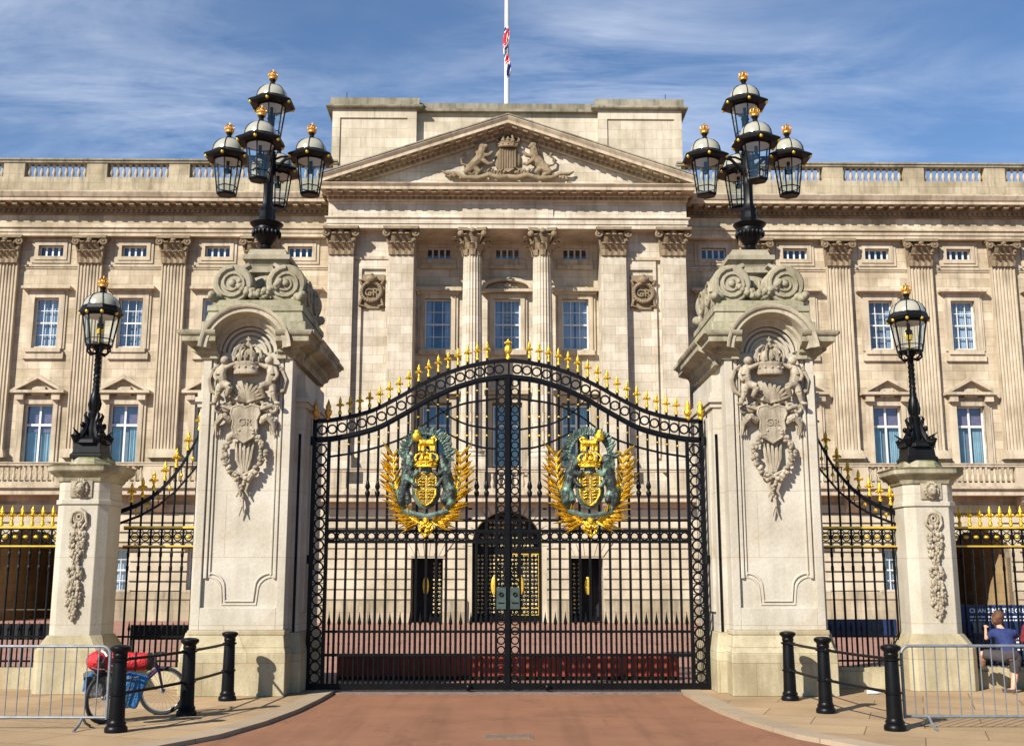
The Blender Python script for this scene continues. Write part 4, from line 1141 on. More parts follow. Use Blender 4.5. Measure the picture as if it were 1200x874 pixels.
LC['group'] = LC2['group'] = 'five-lantern lamps on the gate pillars'

# ------------------------------------------------------------------ smaller lamp piers
def make_pier(label):
    t = thing('lamp_pier', label, 'pier')
    def oct_(w, c): return [(-w+c,-w),(w-c,-w),(w,-w+c),(w,w-c),(w-c,w),(-w+c,w),(-w,w-c),(-w,-w+c)]
    m = MB(); m.prism(oct_(.64,.12),'z',0,.66); 
    a = oct_(.62,.12); b_ = oct_(.50,.16)
    m.add([(x,y,.66) for x,y in a]+[(x,y,.86) for x,y in b_],[(i,(i+1)%8,8+(i+1)%8,8+i) for i in range(8)]+[tuple(range(8,16))])
    m.build('base', MAT['pier_base'], t, bevel=.012)
    m = MB(); m.prism(oct_(.48,.16),'z',.84,3.30); m.build('shaft', MAT['pier'], t, bevel=.012)
    m = MB()
    m.prism(oct_(.51,.17),'z',2.86,2.93); m.build('band', MAT['pier'], t, bevel=.006)
    m = MB(); w = .48
    prof = [(0,3.2),(.03,3.22),(.06,3.28),(.17,3.36),(.19,3.38),(.19,3.44),(.22,3.47)]
    base = oct_(.48,.16)
    rings = []
    for o,z in prof:
        k = (.48+o)/.48; rings.append([(x*k,y*k,z) for x,y in base])
    vs = [p for r_ in rings for p in r_]; fs = []
    for i in range(len(prof)-1):
        for k in range(8): fs.append((i*8+k,i*8+(k+1)%8,(i+1)*8+(k+1)%8,(i+1)*8+k))
    fs.append(tuple((len(prof)-1)*8+k for k in range(8)))
    m.add(vs,fs); m.build('cap', MAT['mossy'], t)
    m = MB(); m.lathe([(.42,3.47),(.42,3.52),(.40,3.54),(.40,3.58),(.37,3.61)],n=8,a0=PI/8); m.build('drum', MAT['mossy'], t, bevel=.01)
    y = -.49
    m = MB(); m.box(-.20,.20,y-.02,y+.03,2.97,3.24); m.sph((0,y-.06,3.10),(.09,.09,.10),12,9); m.sph((0,y-.13,3.06),(.045,.05,.035))
    for k in range(16):
        a_ = 2*PI*k/16; m.sph((.115*math.cos(a_),y-.04,3.11+.115*math.sin(a_)),(.035,.04,.035),6,5)
    for sx_ in (-1,1): m.sph((sx_*.035,y-.135,3.12),.018,6,4); m.sph((sx_*.07,y-.08,3.19),.03,6,4)
    m.build('lion_mask', MAT['relief'], t, smooth=50)
    m = MB(); rr = random.Random(3)
    z = 2.74
    m.torus((0,y-.03,2.66),.09,.03,'y',14,5); m.torus((0,y-.03,2.66),.04,.02,'y',10,5)
    for s in (-1,1): m.tube([(0,y-.02,2.78),(s*.12,y-.05,2.72),(s*.15,y-.03,2.58),(s*.08,y-.05,2.5)],[.03,.035,.03,.02],6)
    for zz0,zz1,wd in ((2.54,2.42,.07),(2.42,2.26,.14),(2.26,2.06,.13),(2.06,1.92,.05),(1.90,1.78,.13),(1.78,1.62,.11),(1.62,1.3,.13),(1.3,1.14,.07)):
        n_ = int((zz0-zz1)*wd*2200)+4
        for k in range(n_):
            x = rr.uniform(-wd,wd); z = rr.uniform(zz1,zz0); r0 = rr.uniform(.02,.042)
            m.sph((x,y-.01-rr.uniform(0,.05),z),(r0,r0*.9,r0*rr.uniform(.8,1.3)),6,5)
    for zz in (1.98,1.30,1.12): m.sph((0,y-.03,zz),(.035,.035,.06))
    m.build('fruit_swag', MAT['relief'], t, smooth=60)
    return t
LP1 = make_pier('octagonal stone lamp pier with fruit carving behind the bicycle on the left'); LP1.location = (-6.68,17.72,0); LP1.scale = (.84,.84,1)
LP2 = copy_tree(LP1); LP2.location = (6.80,18.15,0); LP2['label'] = 'octagonal stone lamp pier with fruit carving beside the guard notice on the right'
LP1['group'] = LP2['group'] = 'lamp piers in the railings'
def make_lamp(label):
    t = thing('lamp_post', label, 'lamp post')
    m = MB(); m.lathe([(.36,0),(.36,.06),(.32,.09),(.30,.24),(.26,.28)],n=4,a0=PI/4); m.lathe([(.30,.24),(.27,.30),(.15,.36)],n=8,a0=PI/8)
    m.build('plinth', MAT['iron2'], t, bevel=.008)
    for i in range(4):
        a = PI/2*i+PI/4; c,s_ = math.cos(a), math.sin(a); m = MB()
        P = [(.26,.40),(.33,.36),(.30,.30),(.20,.34),(.13,.46),(.10,.60),(.15,.72),(.12,.76)]
        m.tube([(r*c,r*s_,z) for r,z in P],[.02,.035,.05,.06,.055,.04,.025,.012],7)
        m.sph((.27*c,.27*s_,.37),.055,7,5); m.sph((.18*c,.18*s_,.55),(.04,.04,.05),7,5)
        for k in range(3): m.tube([(.2*c,.2*s_,.36),((.27+.04*k)*c-.05*s_*(k-1),(.27+.04*k)*s_+.05*c*(k-1),.42+.03*k)],[.03,.008],5)
        m.build('dolphin', MAT['iron'], t, smooth=50)
    m = MB(); m.lathe([(.10,.34),(.11,.5),(.08,.64),(.095,.70),(.10,.74),(.07,.78),(.085,.86),(.095,.94),(.075,1.05),(.055,1.10),(.06,1.14),(.048,1.18),(.045,1.70),(.06,1.73),(.05,1.77),(.10,1.83),(.13,1.86)],n=18)
    for j in range(3):
        P = []
        for i in range(26): a = 2*PI*j/3+i*.55; P.append((.046*math.cos(a),.046*math.sin(a),1.17+.53*i/25))
        m.tube(P,.012,4)
    for i in range(6):
        a = 2*PI*i/6; c,s_ = math.cos(a), math.sin(a)
        m.tube([(.04*c,.04*s_,1.74),(.12*c,.12*s_,1.72),(.19*c,.19*s_,1.78),(.18*c,.18*s_,1.85)],[.018,.022,.018,.02],5)
        m.tube([(.08*c,.08*s_,.98),(.10*c,.10*s_,.9),(.08*c,.08*s_,.8)],.015,5)
    m.build('post', MAT['iron'], t, smooth=40)
    f = lantern_parts(t, sides=8, rt=.285, rb=.20, h=.50, roof=.345, rot=PI/8, opal='opal', loc=(0,0,1.87), dome=.29, dh=.24)
    m = MB(); m.tube([(0,0,0),(0,0,.22)],.02,6); m.lathe([(.05,0),(.055,.06),(.02,.1)],(0,0,.2),8)
    for s in (-1,1): m.tube([(0,0,.2),(s*.06,0,.26),(s*.05,0,.34)],.012,5)
    m.build('burner', MAT['goldp'], f)
    return t
LA = make_lamp('black dolphin-footed lamp post with clear lantern on the left octagonal pier'); LA.location = (-6.72,17.72,3.60)
LB = copy_tree(LA); LB.location = (6.77,18.15,3.60); LB['label'] = 'black dolphin-footed lamp post with clear lantern on the right octagonal pier'
LA['group'] = LB['group'] = 'single lamps on the octagonal piers'
# ------------------------------------------------------------------ ironwork
def interp(pts, x):
    if x <= pts[0][0]: return pts[0][1]
    for (a,za),(b,zb_) in zip(pts,pts[1:]):
        if x <= b: return za+(zb_-za)*(x-a)/(b-a)
    return pts[-1][1]
TOP = [(-3.2,4.25),(-2.94,4.26),(-2.55,4.33),(-2.21,4.43),(-1.8,4.65),(-1.5,4.83),(-1.09,5.03),(-.67,5.17),(-.25,5.25),(0,5.27)]
BOT = [(-3.2,3.96),(-2.93,3.97),(-2.54,4.04),(-2.12,4.16),(-1.71,4.39),(-1.29,4.64),(-.88,4.83),(-.46,4.96),(0,5.01)]
SEC = [(-2.93,3.67),(-2.53,3.73),(-2.12,3.83),(-1.70,3.98),(-1.48,4.12),(-1.23,4.32),(-.98,4.46),(-.71,4.56),(-.19,4.63)]
def smoothc(pts, n=40):
    a, b = pts[0][0], pts[-1][0]; out = []
    for i in range(n+1):
        x = a+(b-a)*i/n; d = .10
        z = (interp(pts,x-d)+interp(pts,x)*2+interp(pts,x+d))/4 if a+d<x<b-d else interp(pts,x); out.append((x,z))
    return out
TOPS, BOTS, SECS = smoothc(TOP), smoothc(BOT), smoothc(SEC)
def fleur(h=.30):
    """gilded spear finial with four petals, base at origin"""
    m = MB(); k = h/.34
    m.lathe([(.030*k,0),(.036*k,.03*k),(.022*k,.07*k),(.016*k,.10*k),(.026*k,.125*k),(.014*k,.15*k)],n=8)
    m.lathe([(.014*k,.15*k),(.026*k,.20*k),(.030*k,.245*k),(.020*k,.29*k),(.002,.34*k)],n=7)
    for i in range(4):
        a = PI/2*i; c,s = math.cos(a),math.sin(a)
        m.tube([(.01*k*c,.01*k*s,.15*k),(.045*k*c,.045*k*s,.185*k),(.062*k*c,.062*k*s,.17*k),(.055*k*c,.055*k*s,.15*k)],[.016*k,.022*k,.019*k,.010*k],5)
    return m
FLE = fleur().mesh('finial',50); FLE.materials.append(MAT['gold'])
sp = MB(); sp.lathe([(.012,0),(.014,.02),(.026,.05),(.018,.10),(.002,.17)],n=6)
GX = [-2.93+.1612*k for k in range(0,18)]
def strip(m, pts, y, w=.022, d=.03):
    for (x0,z0),(x1,z1) in zip(pts,pts[1:]):
        m.add([(x0,y-d,z0-w),(x1,y-d,z1-w),(x1,y-d,z1+w),(x0,y-d,z0+w),(x0,y+d,z0-w),(x1,y+d,z1-w),(x1,y+d,z1+w),(x0,y+d,z0+w)],
              [(0,1,2,3),(7,6,5,4),(0,4,5,1),(3,2,6,7)])
MAT['shieldf'] = simple('darkened_gilding',(.22,.15,.04),.5,metal=.4,var=.5,scale=30,bump=.6)
def gate_leaf(side, label):
    """side -1 is the left leaf; the right one is its mirror image"""
    t = thing('gate_leaf', label, 'gate', (side*3.2,17.95,0), 0, 'leaves of the great iron gates')
    def B(m, name, mat, smooth=None):
        m.shift(3.2,0,0)
        if side > 0: m.mirror()
        return m.build(name, MAT[mat] if isinstance(mat,str) else mat, t, smooth=smooth)
    # frame: stiles, rails and the curved top band
    m = MB()
    for x,w in ((-3.165,.035),(-2.93,.028),(-.19,.02),(-.028,.026)):
        zt = interp(BOT,x)+.02 if x>-3 else 4.28
        m.box(x-w,x+w,-w,w,0,zt)
    m.box(-3.2,-.004,-.045,.045,.0,.075); m.box(-3.2,-.004,-.03,.03,.075,.10)
    for z,w in ((.53,.022),(.89,.020),(2.30,.025),(2.47,.025),(2.64,.019)): m.box(-2.93,-.03,-.024,.024,z-w,z+w)
    B(m,'frame','iron')
    m = MB(); strip(m,TOPS,0,.028,.035); strip(m,[(x,z+.03) for x,z in TOPS],0,.010,.02); B(m,'curved_top_rail','iron')
    m = MB(); strip(m,BOTS,0,.031,.035); strip(m,[(x,z-.045) for x,z in BOTS],0,.016,.02); B(m,'curved_top_rail','iron')
    m = MB(); x = -3.05
    while x < -.05:
        z = (interp(TOP,x)+interp(BOT,x))/2; m.torus((x,0,z),.070,.019,'y',14,4)
        if x+.161 < 0: 
            xx = x+.08; m.box(xx-.010,xx+.010,-.012,.012,interp(BOT,xx),interp(TOP,xx))
        x += .1612
    B(m,'ring_band','iron',50)
    m = MB(); z = .18
    while z < 3.9: m.torus((-3.05,0,z),.076,.018,'y',14,4); m.box(-3.13,-2.96,-.01,.01,z+.078,z+.092); z += .172
    B(m,'ring_stile','iron',50)
    m = MB(); z = .16
    while z < 4.9: m.torus((-.11,0,z),.058,.016,'y',12,4); z += .148
    B(m,'ring_stile','iron',50)
    m = MB()
    for i in range(17): m.torus(((GX[i]+GX[i+1])/2,0,2.385),.062,.019,'y',12,4)
    B(m,'ring_band','iron',50)
    m = MB(); strip(m,SECS,0,.017,.015)
    for pts in ([(-1.28,4.62),(-1.13,4.46),(-1.0,4.34),(-.67,4.19),(-.19,4.12)],[(-1.06,4.09),(-.80,3.95),(-.45,3.82),(-.19,3.80)]): strip(m,smoothc(pts,14),0,.016,.015)
    [B(c_,'curved_bar','iron') for c_ in clusters(m,-.0005)]
    # vertical bars with collars
    for k in range(1,17):
        x = GX[k]; m = MB(); zt = interp(BOT,x)
        m.tube([(x,0,.1),(x,0,zt)],.021,6)
        for z in (.53,.89,2.30,2.47,2.64): m.lathe([(.018,-.035),(.027,-.02),(.027,.02),(.018,.035)],(x,0,z),6)
        if k in (4,5,15,16): m.lathe([(.016,0),(.035,.04),(.045,.09),(.02,.13),(.045,.18),(.03,.24),(.016,.30)],(x,0,3.0),8)
        zz = interp(SEC,x); m.lathe([(.018,-.03),(.028,0),(.018,.03)],(x,0,zz),6)
        m.tube([(x,0,interp(TOP,x)+.02),(x,0,interp(TOP,x)+.09)],[.026,.018],6)
        B(m,'bar','iron',50)
        o = bpy.data.objects.new('finial',FLE); COL.objects.link(o); o.parent = t; o.location = (side*-1*(x+3.2) if side>0 else x+3.2, 0, interp(TOP,x)+.08)
    for k in range(0,17):   # short dog bars between
        x = (GX[k]+GX[k+1])/2; m = MB()
        m.tube([(x,0,.1),(x,0,1.0)],.018,5); m.lathe([(.013,.98),(.03,1.02),(.022,1.07),(.012,1.12),(.002,1.20)],(x,0,0),6)
        for z in (.53,.89,.70): m.lathe([(.015,-.02),(.024,0),(.015,.02)],(x,0,z),6)
        B(m,'dog_bar','iron',50)
    m = MB()
    for k in range(1,17):
        x = GX[k]; z0, z1 = interp(SEC,x), interp(BOT,x)
        m.lathe([(.016,-.02),(.028,0),(.016,.02)],(x,0,(z0+z1)/2),8)
        if x > -1.0:
            for z in (4.33,4.02): m.lathe([(.016,-.02),(.026,0),(.016,.02)],(x,0,z-(x+.6)*.25*0),8)
    B(m,'gilded_studs','gold',50)
    # post finials at the hinge side
    for x in (-3.165,-2.96):
        m = MB(); m.lathe([(.035,0),(.05,.03),(.03,.06),(.06,.11),(.065,.15),(.04,.19),(.05,.22),(.03,.27),(.002,.36)],(x,0,4.27),10); B(m,'post_finial','gold' if side>0 else 'crown_gold',50)
    if side < 0:
        m = MB(); m.lathe([(.05,0),(.06,.04),(.035,.08),(.05,.12),(.085,.18),(.075,.25),(.04,.28),(.05,.31),(.035,.36),(.002,.42)],(0,0,5.29),12)
        for i in range(6): a = PI/3*i; m.sph((.06*math.cos(a),.06*math.sin(a),5.62),.028,6,4)
        m.v = [(x*.8,y*.8,5.29+(z-5.29)*.86) for x,y,z in m.v]; B(m,'centre_finial','gold',50)
        m = MB(); m.box(-.006,.026,-.055,-.03,.02,5.26); B(m,'meeting_bar','iron')
    # lock plate and hinges
    m = MB(); m.box(-.185,-.035,-.05,-.028,1.24,1.58); m.lathe([(.03,0),(.03,.02)],(-.11,0,0),10); lk = B(m,'lock_plate','verd')
    m = MB(); m.torus((-.11,-.06,1.47),.028,.01,'y',10,4); m.box(-.16,-.06,-.06,-.05,1.33,1.345); m.shift(0,0,0); B(m,'lock_knob','iron')
    for z in (3.93,2.02,.12):
        m = MB(); m.box(-3.50,-3.13,-.03,.03,z-.03,z+.03); m.lathe([(.05,-.07),(.05,.07)],(-3.2,0,z),8); B(m,'hinge','iron')
    m = MB(); m.sph((-.62,-.09,.045),.055,10,8); m.lathe([(.03,0),(.03,.05)],(-.62,-.09,0),8); B(m,'stop_ball','iron',60)
    # ------- royal arms, gilded and bronze
    cx_ = -1.325; yy = -.07
    def flip(m): return m
    cm_ = {}
    for s in (-1,1):     # palm branches: blades fanning off a curved stem
        m = MB(); stem = []
        for i in range(15):
            u = i/14; a = -PI/2+s*0; ang = -PI*.5+ (PI*.56)*u
            stem.append((cx_+s*(.04+.50*math.sin(u*PI*.52)), yy+.02, 2.60+.90*(1-math.cos(u*PI*.56))*1.0))
        m.tube(stem,[.035-.018*i/14 for i in range(15)],6)
        for i in range(1,15):
            p = Vector(stem[i]); q = Vector(stem[min(i+1,14)])-Vector(stem[i-1]); q.normalize()
            for sd,ln in ((1,.40),(-1,.20),(1,.33),(1,.27),(-1,.14)):
                n_ = Vector((q.z,0,-q.x))*s*sd
                spread = .55 if sd>0 else .5
                spread *= random.uniform(.7,1.2)
                dr = (q*.62+n_*spread*1.05).normalized(); l = ln*random.uniform(.85,1.1)*(1.0 if i<12 else .8)
                w = dr.cross(Vector((0,1,0)))*.030; mid = p+dr*l*.45; tip = p+dr*l; off = Vector((0,-.04-random.uniform(0,.05),0))
                m.add([p-w*.5,p+w*.5,mid+w+off*.3,tip+off,mid-w+off*.3,mid+off+Vector((0,-.012,0))],[(0,1,5),(1,2,5),(2,3,5),(3,4,5),(4,0,5),(0,4,3,2,1)])
        B(m,'palm_branch','gold')
    m = MB(); sh = [(-.17,3.36),(-.16,3.05),(-.09,2.92),(0,2.86),(.09,2.92),(.16,3.05),(.17,3.36),(.09,3.40),(0,3.37),(-.09,3.40)]
    m.prism([(cx_+x*.92,3.13+(z-3.13)*.92) for x,z in sh],'y',yy-.052,yy+.03); B(m,'shield_field','shieldf'); m = MB(); m.tube([(cx_+x*1.06,yy-.05,3.13+(z-3.13)*1.05) for x,z in sh],.02,5,True)
    m.box(cx_-.008,cx_+.008,yy-.06,yy-.04,2.88,3.38); m.box(cx_-.165,cx_+.165,yy-.06,yy-.04,3.13,3.146)
    rr = random.Random(11)
    for qx,qz in ((-.085,3.25),(.085,3.25),(-.075,3.03),(.075,3.03)):
        for i in range(3):
            z = qz+.06*(i-1)*.9; m.tube([(cx_+qx-.05,yy-.06,z),(cx_+qx-.01,yy-.07,z+.018),(cx_+qx+.03,yy-.065,z),(cx_+qx+.055,yy-.06,z+.02)],[.008,.016,.014,.006],5)
    m.v = [(cx_+(x-cx_)*.92,y,3.13+(z-3.13)*.92) for x,y,z in m.v]; shd = B(m,'shield_charges','gold',40)
    m = MB(); m.lathe([(.21,0),(.235,.02),(.21,.05)],(0,0,0),24); m.v = [(cx_+x,yy-.01+z*.5,3.12+y*1.28) for x,y,z in m.v]; B(m,'garter','bronze',50)
    c = crown_mb(.36,.36); c.v = [(cx_+x,yy-.06+y*.6,3.48+z*.85) for x,y,z in c.v]; B(c,'crown','gold',50)
    m = MB(); m.sph((cx_,yy-.02,3.46),(.09,.07,.08),10,8); m.tube([(cx_-.09,yy-.02,3.42),(cx_,yy-.08,3.40),(cx_+.09,yy-.02,3.42)],.03,6); B(m,'helm','bronze',50)
    # small gilded lion standing on the crown
    m = MB(); z0 = 3.74
    m.tube([(cx_-.11,yy-.07,z0+.15),(cx_,yy-.07,z0+.14),(cx_+.12,yy-.07,z0+.15)],[.075,.06,.07],8)
    for x in (-.09,-.04,.06,.10): m.tube([(cx_+x*1.2,yy-.07,z0+.13),(cx_+x*1.3,yy-.09,z0-.0)],[.038,.026],6)
    m.sph((cx_-.16,yy-.09,z0+.24),(.085,.07,.085),8,6); m.sph((cx_-.16,yy-.09,z0+.33),(.05,.04,.03),6,5); m.tube([(cx_+.12,yy-.04,z0+.14),(cx_+.16,yy-.04,z0+.2),(cx_+.12,yy-.04,z0+.25),(cx_+.07,yy-.04,z0+.22)],[.02,.02,.02,.028],5)
    fx_ = fuse(m.shift(3.2,0,0) if side<0 else m.shift(3.2,0,0).mirror(),'crest_lion',.011,MAT['gold'],t,smooth_it=1)
    # mantling: leafy arch over the crest
    m = MB()
    for i in range(26):
        a = PI*(.02+.96*i/25); 
        for q in range(3):
            p = Vector((cx_+.36*math.cos(a)*random.uniform(.8,1.12), yy+.02, 3.62+.42*math.sin(a)*random.uniform(.95,1.08)))
            d_ = Vector((math.cos(a+random.uniform(-.8,.8)),-.3,math.sin(a+random.uniform(-.8,.8)))); m.tube([p,p+d_*.05,p+d_*.11],[.025,.038,.008],5)
        m.sph((cx_+.33*math.cos(a),yy,3.62+.42*math.sin(a)),(.035,.03,.035),6,5)
    for s in (-1,1):
        m.tube([(cx_+s*.08,yy,4.04),(cx_+s*.10,yy-.02,4.12),(cx_+s*.14,yy,4.16)],[.03,.02,.006],5)
    B(m,'mantling','bronze',50)
    # supporters
    for s in (-1,1):
        m = MB()
        def cap(a,ra,b_,rb): 
            A = (cx_+s*a[0],yy+a[2] if len(a)>2 else yy,a[1]); Bq = (cx_+s*b_[0],yy+b_[2] if len(b_)>2 else yy,b_[1])
            ra *= 1.18; rb *= 1.18
            m.tube([A,tuple((p+q)/2 for p,q in zip(A,Bq)),Bq],[ra,(ra+rb)/2*1.05,rb],8)
            m.sph(A,ra,8,6); m.sph(Bq,rb,8,6)
        cap((.37,3.12),.085,(.31,3.38),.085)               # belly to chest
        cap((.31,3.38),.09,(.27,3.56,-.02),.075)           # chest and neck
        cap((.38,3.12),.09,(.40,2.94,-.04),.06); cap((.40,2.94,-.04),.05,(.33,2.80),.032); cap((.33,2.80),.034,(.24,2.76,-.03),.028)   # near hind leg
        cap((.34,3.10),.07,(.28,2.96,-.05),.045); cap((.28,2.96,-.05),.04,(.33,2.86),.026)
        cap((.29,3.42,-.04),.05,(.18,3.36,-.08),.034); cap((.18,3.36,-.08),.032,(.14,3.42,-.08),.028)      # foreleg to the shield
        cap((.29,3.34,-.02),.045,(.19,3.20,-.08),.03); cap((.19,3.20,-.08),.03,(.15,3.18,-.09),.026)
        if s < 0:   # lion: mane, crown, curling tail
            m.sph((cx_+s*.27,yy-.03,3.60),(.10,.08,.11),9,7); m.sph((cx_+s*.21,yy-.06,3.59),(.05,.05,.045),7,5)
            for i in range(14): a = i*.45; m.sph((cx_+s*.29+.10*math.cos(a),yy-.03,3.54+.13*math.sin(a)),.035,6,4)
        else:       # unicorn: long head, mane
            m.sph((cx_+s*.25,yy-.02,3.64),(.055,.05,.07),8,6); m.tube([(cx_+s*.25,yy-.03,3.66),(cx_+s*.17,yy-.05,3.58)],[.045,.028],7)
            for i in range(7): m.sph((cx_+s*(.30+.015*i),yy,3.68-.05*i),.032,6,4)
            m.tube([(cx_+s*.22,yy-.03,3.70),(cx_+s*.12,yy-.04,3.88)],[.016,.004],5)
        m.tube([(cx_+s*.42,yy,3.06),(cx_+s*.52,yy,3.10),(cx_+s*.55,yy,3.25),(cx_+s*.47,yy,3.34),(cx_+s*.52,yy,3.42)],[.02,.018,.018,.02,.035],6)
        m.shift(3.2,0,0)
        if side>0: m.mirror()
        heraldic = s if side<0 else -s
        fuse(m,'lion_supporter' if heraldic<0 else 'unicorn_supporter',.012,MAT['bronze_v'],t,smooth_it=1,disp=.020)
    m = MB()    # scroll and pendant badge
    for i in range(34): a = rr.uniform(0,6.28); r_ = rr.uniform(0,.11); m.sph((cx_+r_*math.cos(a),yy-.04-rr.uniform(0,.05),2.50+r_*1.1*math.sin(a)),rr.uniform(.018,.035),6,4)
    m.torus((cx_,yy-.05,2.50),.095,.022,'y',14,5); m.tube([(cx_,yy-.03,2.66),(cx_,yy-.05,2.6)],[.06,.04],7)
    B(m,'pendant_badge','gold',50)
    m = MB(); m.tube([(cx_-.36,yy-.03,2.80),(cx_-.2,yy-.06,2.74),(cx_,yy-.06,2.70),(cx_+.2,yy-.06,2.74),(cx_+.36,yy-.03,2.80)],.03,6,flat=(.4,1.3)); B(m,'motto_ribbon','bronze',50)
    return t
kb_ = NT('bronze_weathered'); v_ = kb_.coords(); nn = kb_.noise(v_,5,4,.6); gz = kb_.n('ShaderNodeSeparateXYZ'); kb_.l(v_,gz.inputs[0])
kb_.l(kb_.mix(kb_.ramp(nn,.50,.62),(.022,.030,.026),(.17,.27,.20)), kb_.b.inputs['Base Color']); kb_.b.inputs['Roughness'].default_value=.5; kb_.b.inputs['Metallic'].default_value=.25; kb_.bump(kb_.noise(v_,28,3),.8,.015)
MAT['bronze_v'] = kb_.m
gate_leaf(-1,'left leaf of the black iron gates with gilded finials and royal arms')
gate_leaf(1,'right leaf of the black iron gates with gilded finials and royal arms')
# hanging frames fixed to the pillars, at right angles to the gates
for s,lab in ((-1,'narrow black ringed iron frame between left gate leaf and its pillar'),(1,'narrow black ringed iron frame between right gate leaf and its pillar')):
    t = thing('gate_hanging_frame', lab, 'iron frame', (s*3.33,17.95,0), 0, 'ringed frames beside the gate leaves')
    m = MB()
    for y in (-.42,-.06): m.box(-.02,.02,y-.02,y+.02,.0,3.95)
    m.box(-.02,.02,-.44,-.04,3.93,3.99); m.box(-.02,.02,-.44,-.04,2.0,2.03); m.box(*sorted((0,s*.2)),-.3,-.26,3.93,3.97); m.box(*sorted((0,s*.2)),-.3,-.26,1.98,2.02)
    m.build('frame', MAT['iron'], t)
    m = MB(); z = .2
    while z < 3.85: m.torus((0,-.24,z),.10,.017,'x',14,4); z += .205
    m.build('ring_panel', MAT['iron'], t, smooth=50)

# ------------------------------------------------------------------ railings
def railing(x0, x1, y, curve, label, group, n, plinth=True):
    """curve: list of (x,z) top rail or None for the straight gilded railing"""
    xa, xb = min(x0,x1), max(x0,x1)
    t = thing('iron_railing', label, 'railing', ((xa+xb)/2,y,0), 0, group); cx_ = (xa+xb)/2
    def B(m,name,mat,smooth=None): m.shift(-cx_,0,0); return m.build(name,MAT[mat],t,smooth=smooth)
    m = MB(); m.box(xa,xb,-.24,.24,0,.26); m.box(xa,xb,-.20,.20,.26,.32); B(m,'plinth','pier_base')
    m = MB(); m.box(xa,xb,-.018,.018,.40,.43); m.box(xa,xb,-.018,.018,.78,.81); B(m,'lower_rail','iron')
    m = MB(); m.box(xa,xb,-.03,.03,2.525,2.56); m.box(xa,xb,-.03,.03,2.225,2.25); B(m,'gilded_rail','goldp')
    m = MB(); m.box(xa,xb,-.02,.02,2.50,2.524); m.box(xa,xb,-.02,.02,2.20,2.224); B(m,'upper_rail','iron')
    if curve:
        c1, c2 = curve; a = MB(); strip(a,c1,0,.036,.02); B(a,'curved_rail','iron'); a = MB(); strip(a,c2,0,.020,.02); B(a,'curved_rail','iron')
    sp_ = (xb-xa)/n; rings = MB(); knobs = MB()
    for i in range(n):
        x = xa+sp_*(i+.5); zt = 2.55
        if curve: zt = interp(c1,x)
        m = MB(); m.tube([(x,0,.32),(x,0,zt+.02)],.019,6)
        for z in (2.1,1.88): m.lathe([(.017,-.05),(.026,-.03),(.026,.03),(.017,.05)],(x,0,z),6)
        if curve: m.tube([(x,0,zt),(x,0,zt+.10)],[.024,.02],6)
        B(m,'bar','iron',50)
        o = bpy.data.objects.new('finial',FLE); COL.objects.link(o); o.parent = t; o.location = (x-cx_,0,zt+(.09 if curve else .02)); o.scale = (1.2,1.2,1.1)
        xm = x+sp_/2
        if xm < xb-.02:
            m = MB(); m.tube([(xm,0,.32),(xm,0,.90)],.013,5); m.lathe([(.013,0),(.026,.03),(.018,.07),(.002,.16)],(xm,0,.88),6); B(m,'dog_bar','iron',50)
            rings.torus((xm,0,2.385),.062,.013,'y',12,4); rings.tube([(xm-.08,0,2.52),(xm,0,2.44),(xm+.08,0,2.52)],.009,4); rings.tube([(xm-.08,0,2.25),(xm,0,2.33),(xm+.08,0,2.25)],.009,4)
            kn = MB(); kn.lathe([(.02,-.03),(.042,-.02),(.05,.0),(.042,.02),(.02,.03)],(xm,0,2.385),8); B(kn,'gilded_knob','gold',50)
            if curve:
                z0,z1 = interp(c2,xm),interp(c1,xm); rings.tube([(xm,0,z0),(xm,0,z1)],.009,4); kn = MB(); kn.lathe([(.01,-.04),(.035,0),(.01,.04)],(xm,0,(z0+z1)/2),6); B(kn,'gilded_knob','gold',50)
    B(rings,'ring_band','iron',50)
    return t
CL1 = [(-6.45,2.77),(-6.11,2.90),(-5.9,3.02),(-5.73,3.16),(-5.57,3.34),(-5.41,3.56),(-5.28,3.80),(-5.16,4.05)]
CL2 = [(-6.45,2.58),(-6.03,2.74),(-5.76,2.90),(-5.49,3.13),(-5.24,3.44),(-5.16,3.55)]
railing(-6.30,-5.06,18.25,(CL1,CL2),'curved black railing rising from the left lamp pier to the gate pillar','railings with gilded finials',7)
CR1 = [(x*-1,z) for x,z in reversed(CL1)]; CR2 = [(x*-1,z) for x,z in reversed(CL2)]
railing(5.06,6.42,18.3,(CR1,CR2),'curved black railing falling from the right gate pillar to the lamp pier','railings with gilded finials',8)
railing(-7.06,-12.6,18.25,None,'straight railing with gilded finials left of the left lamp pier','railings with gilded finials',33)
railing(7.20,12.8,18.3,None,'straight railing with gilded finials before the blue guard notice','railings with gilded finials',33)
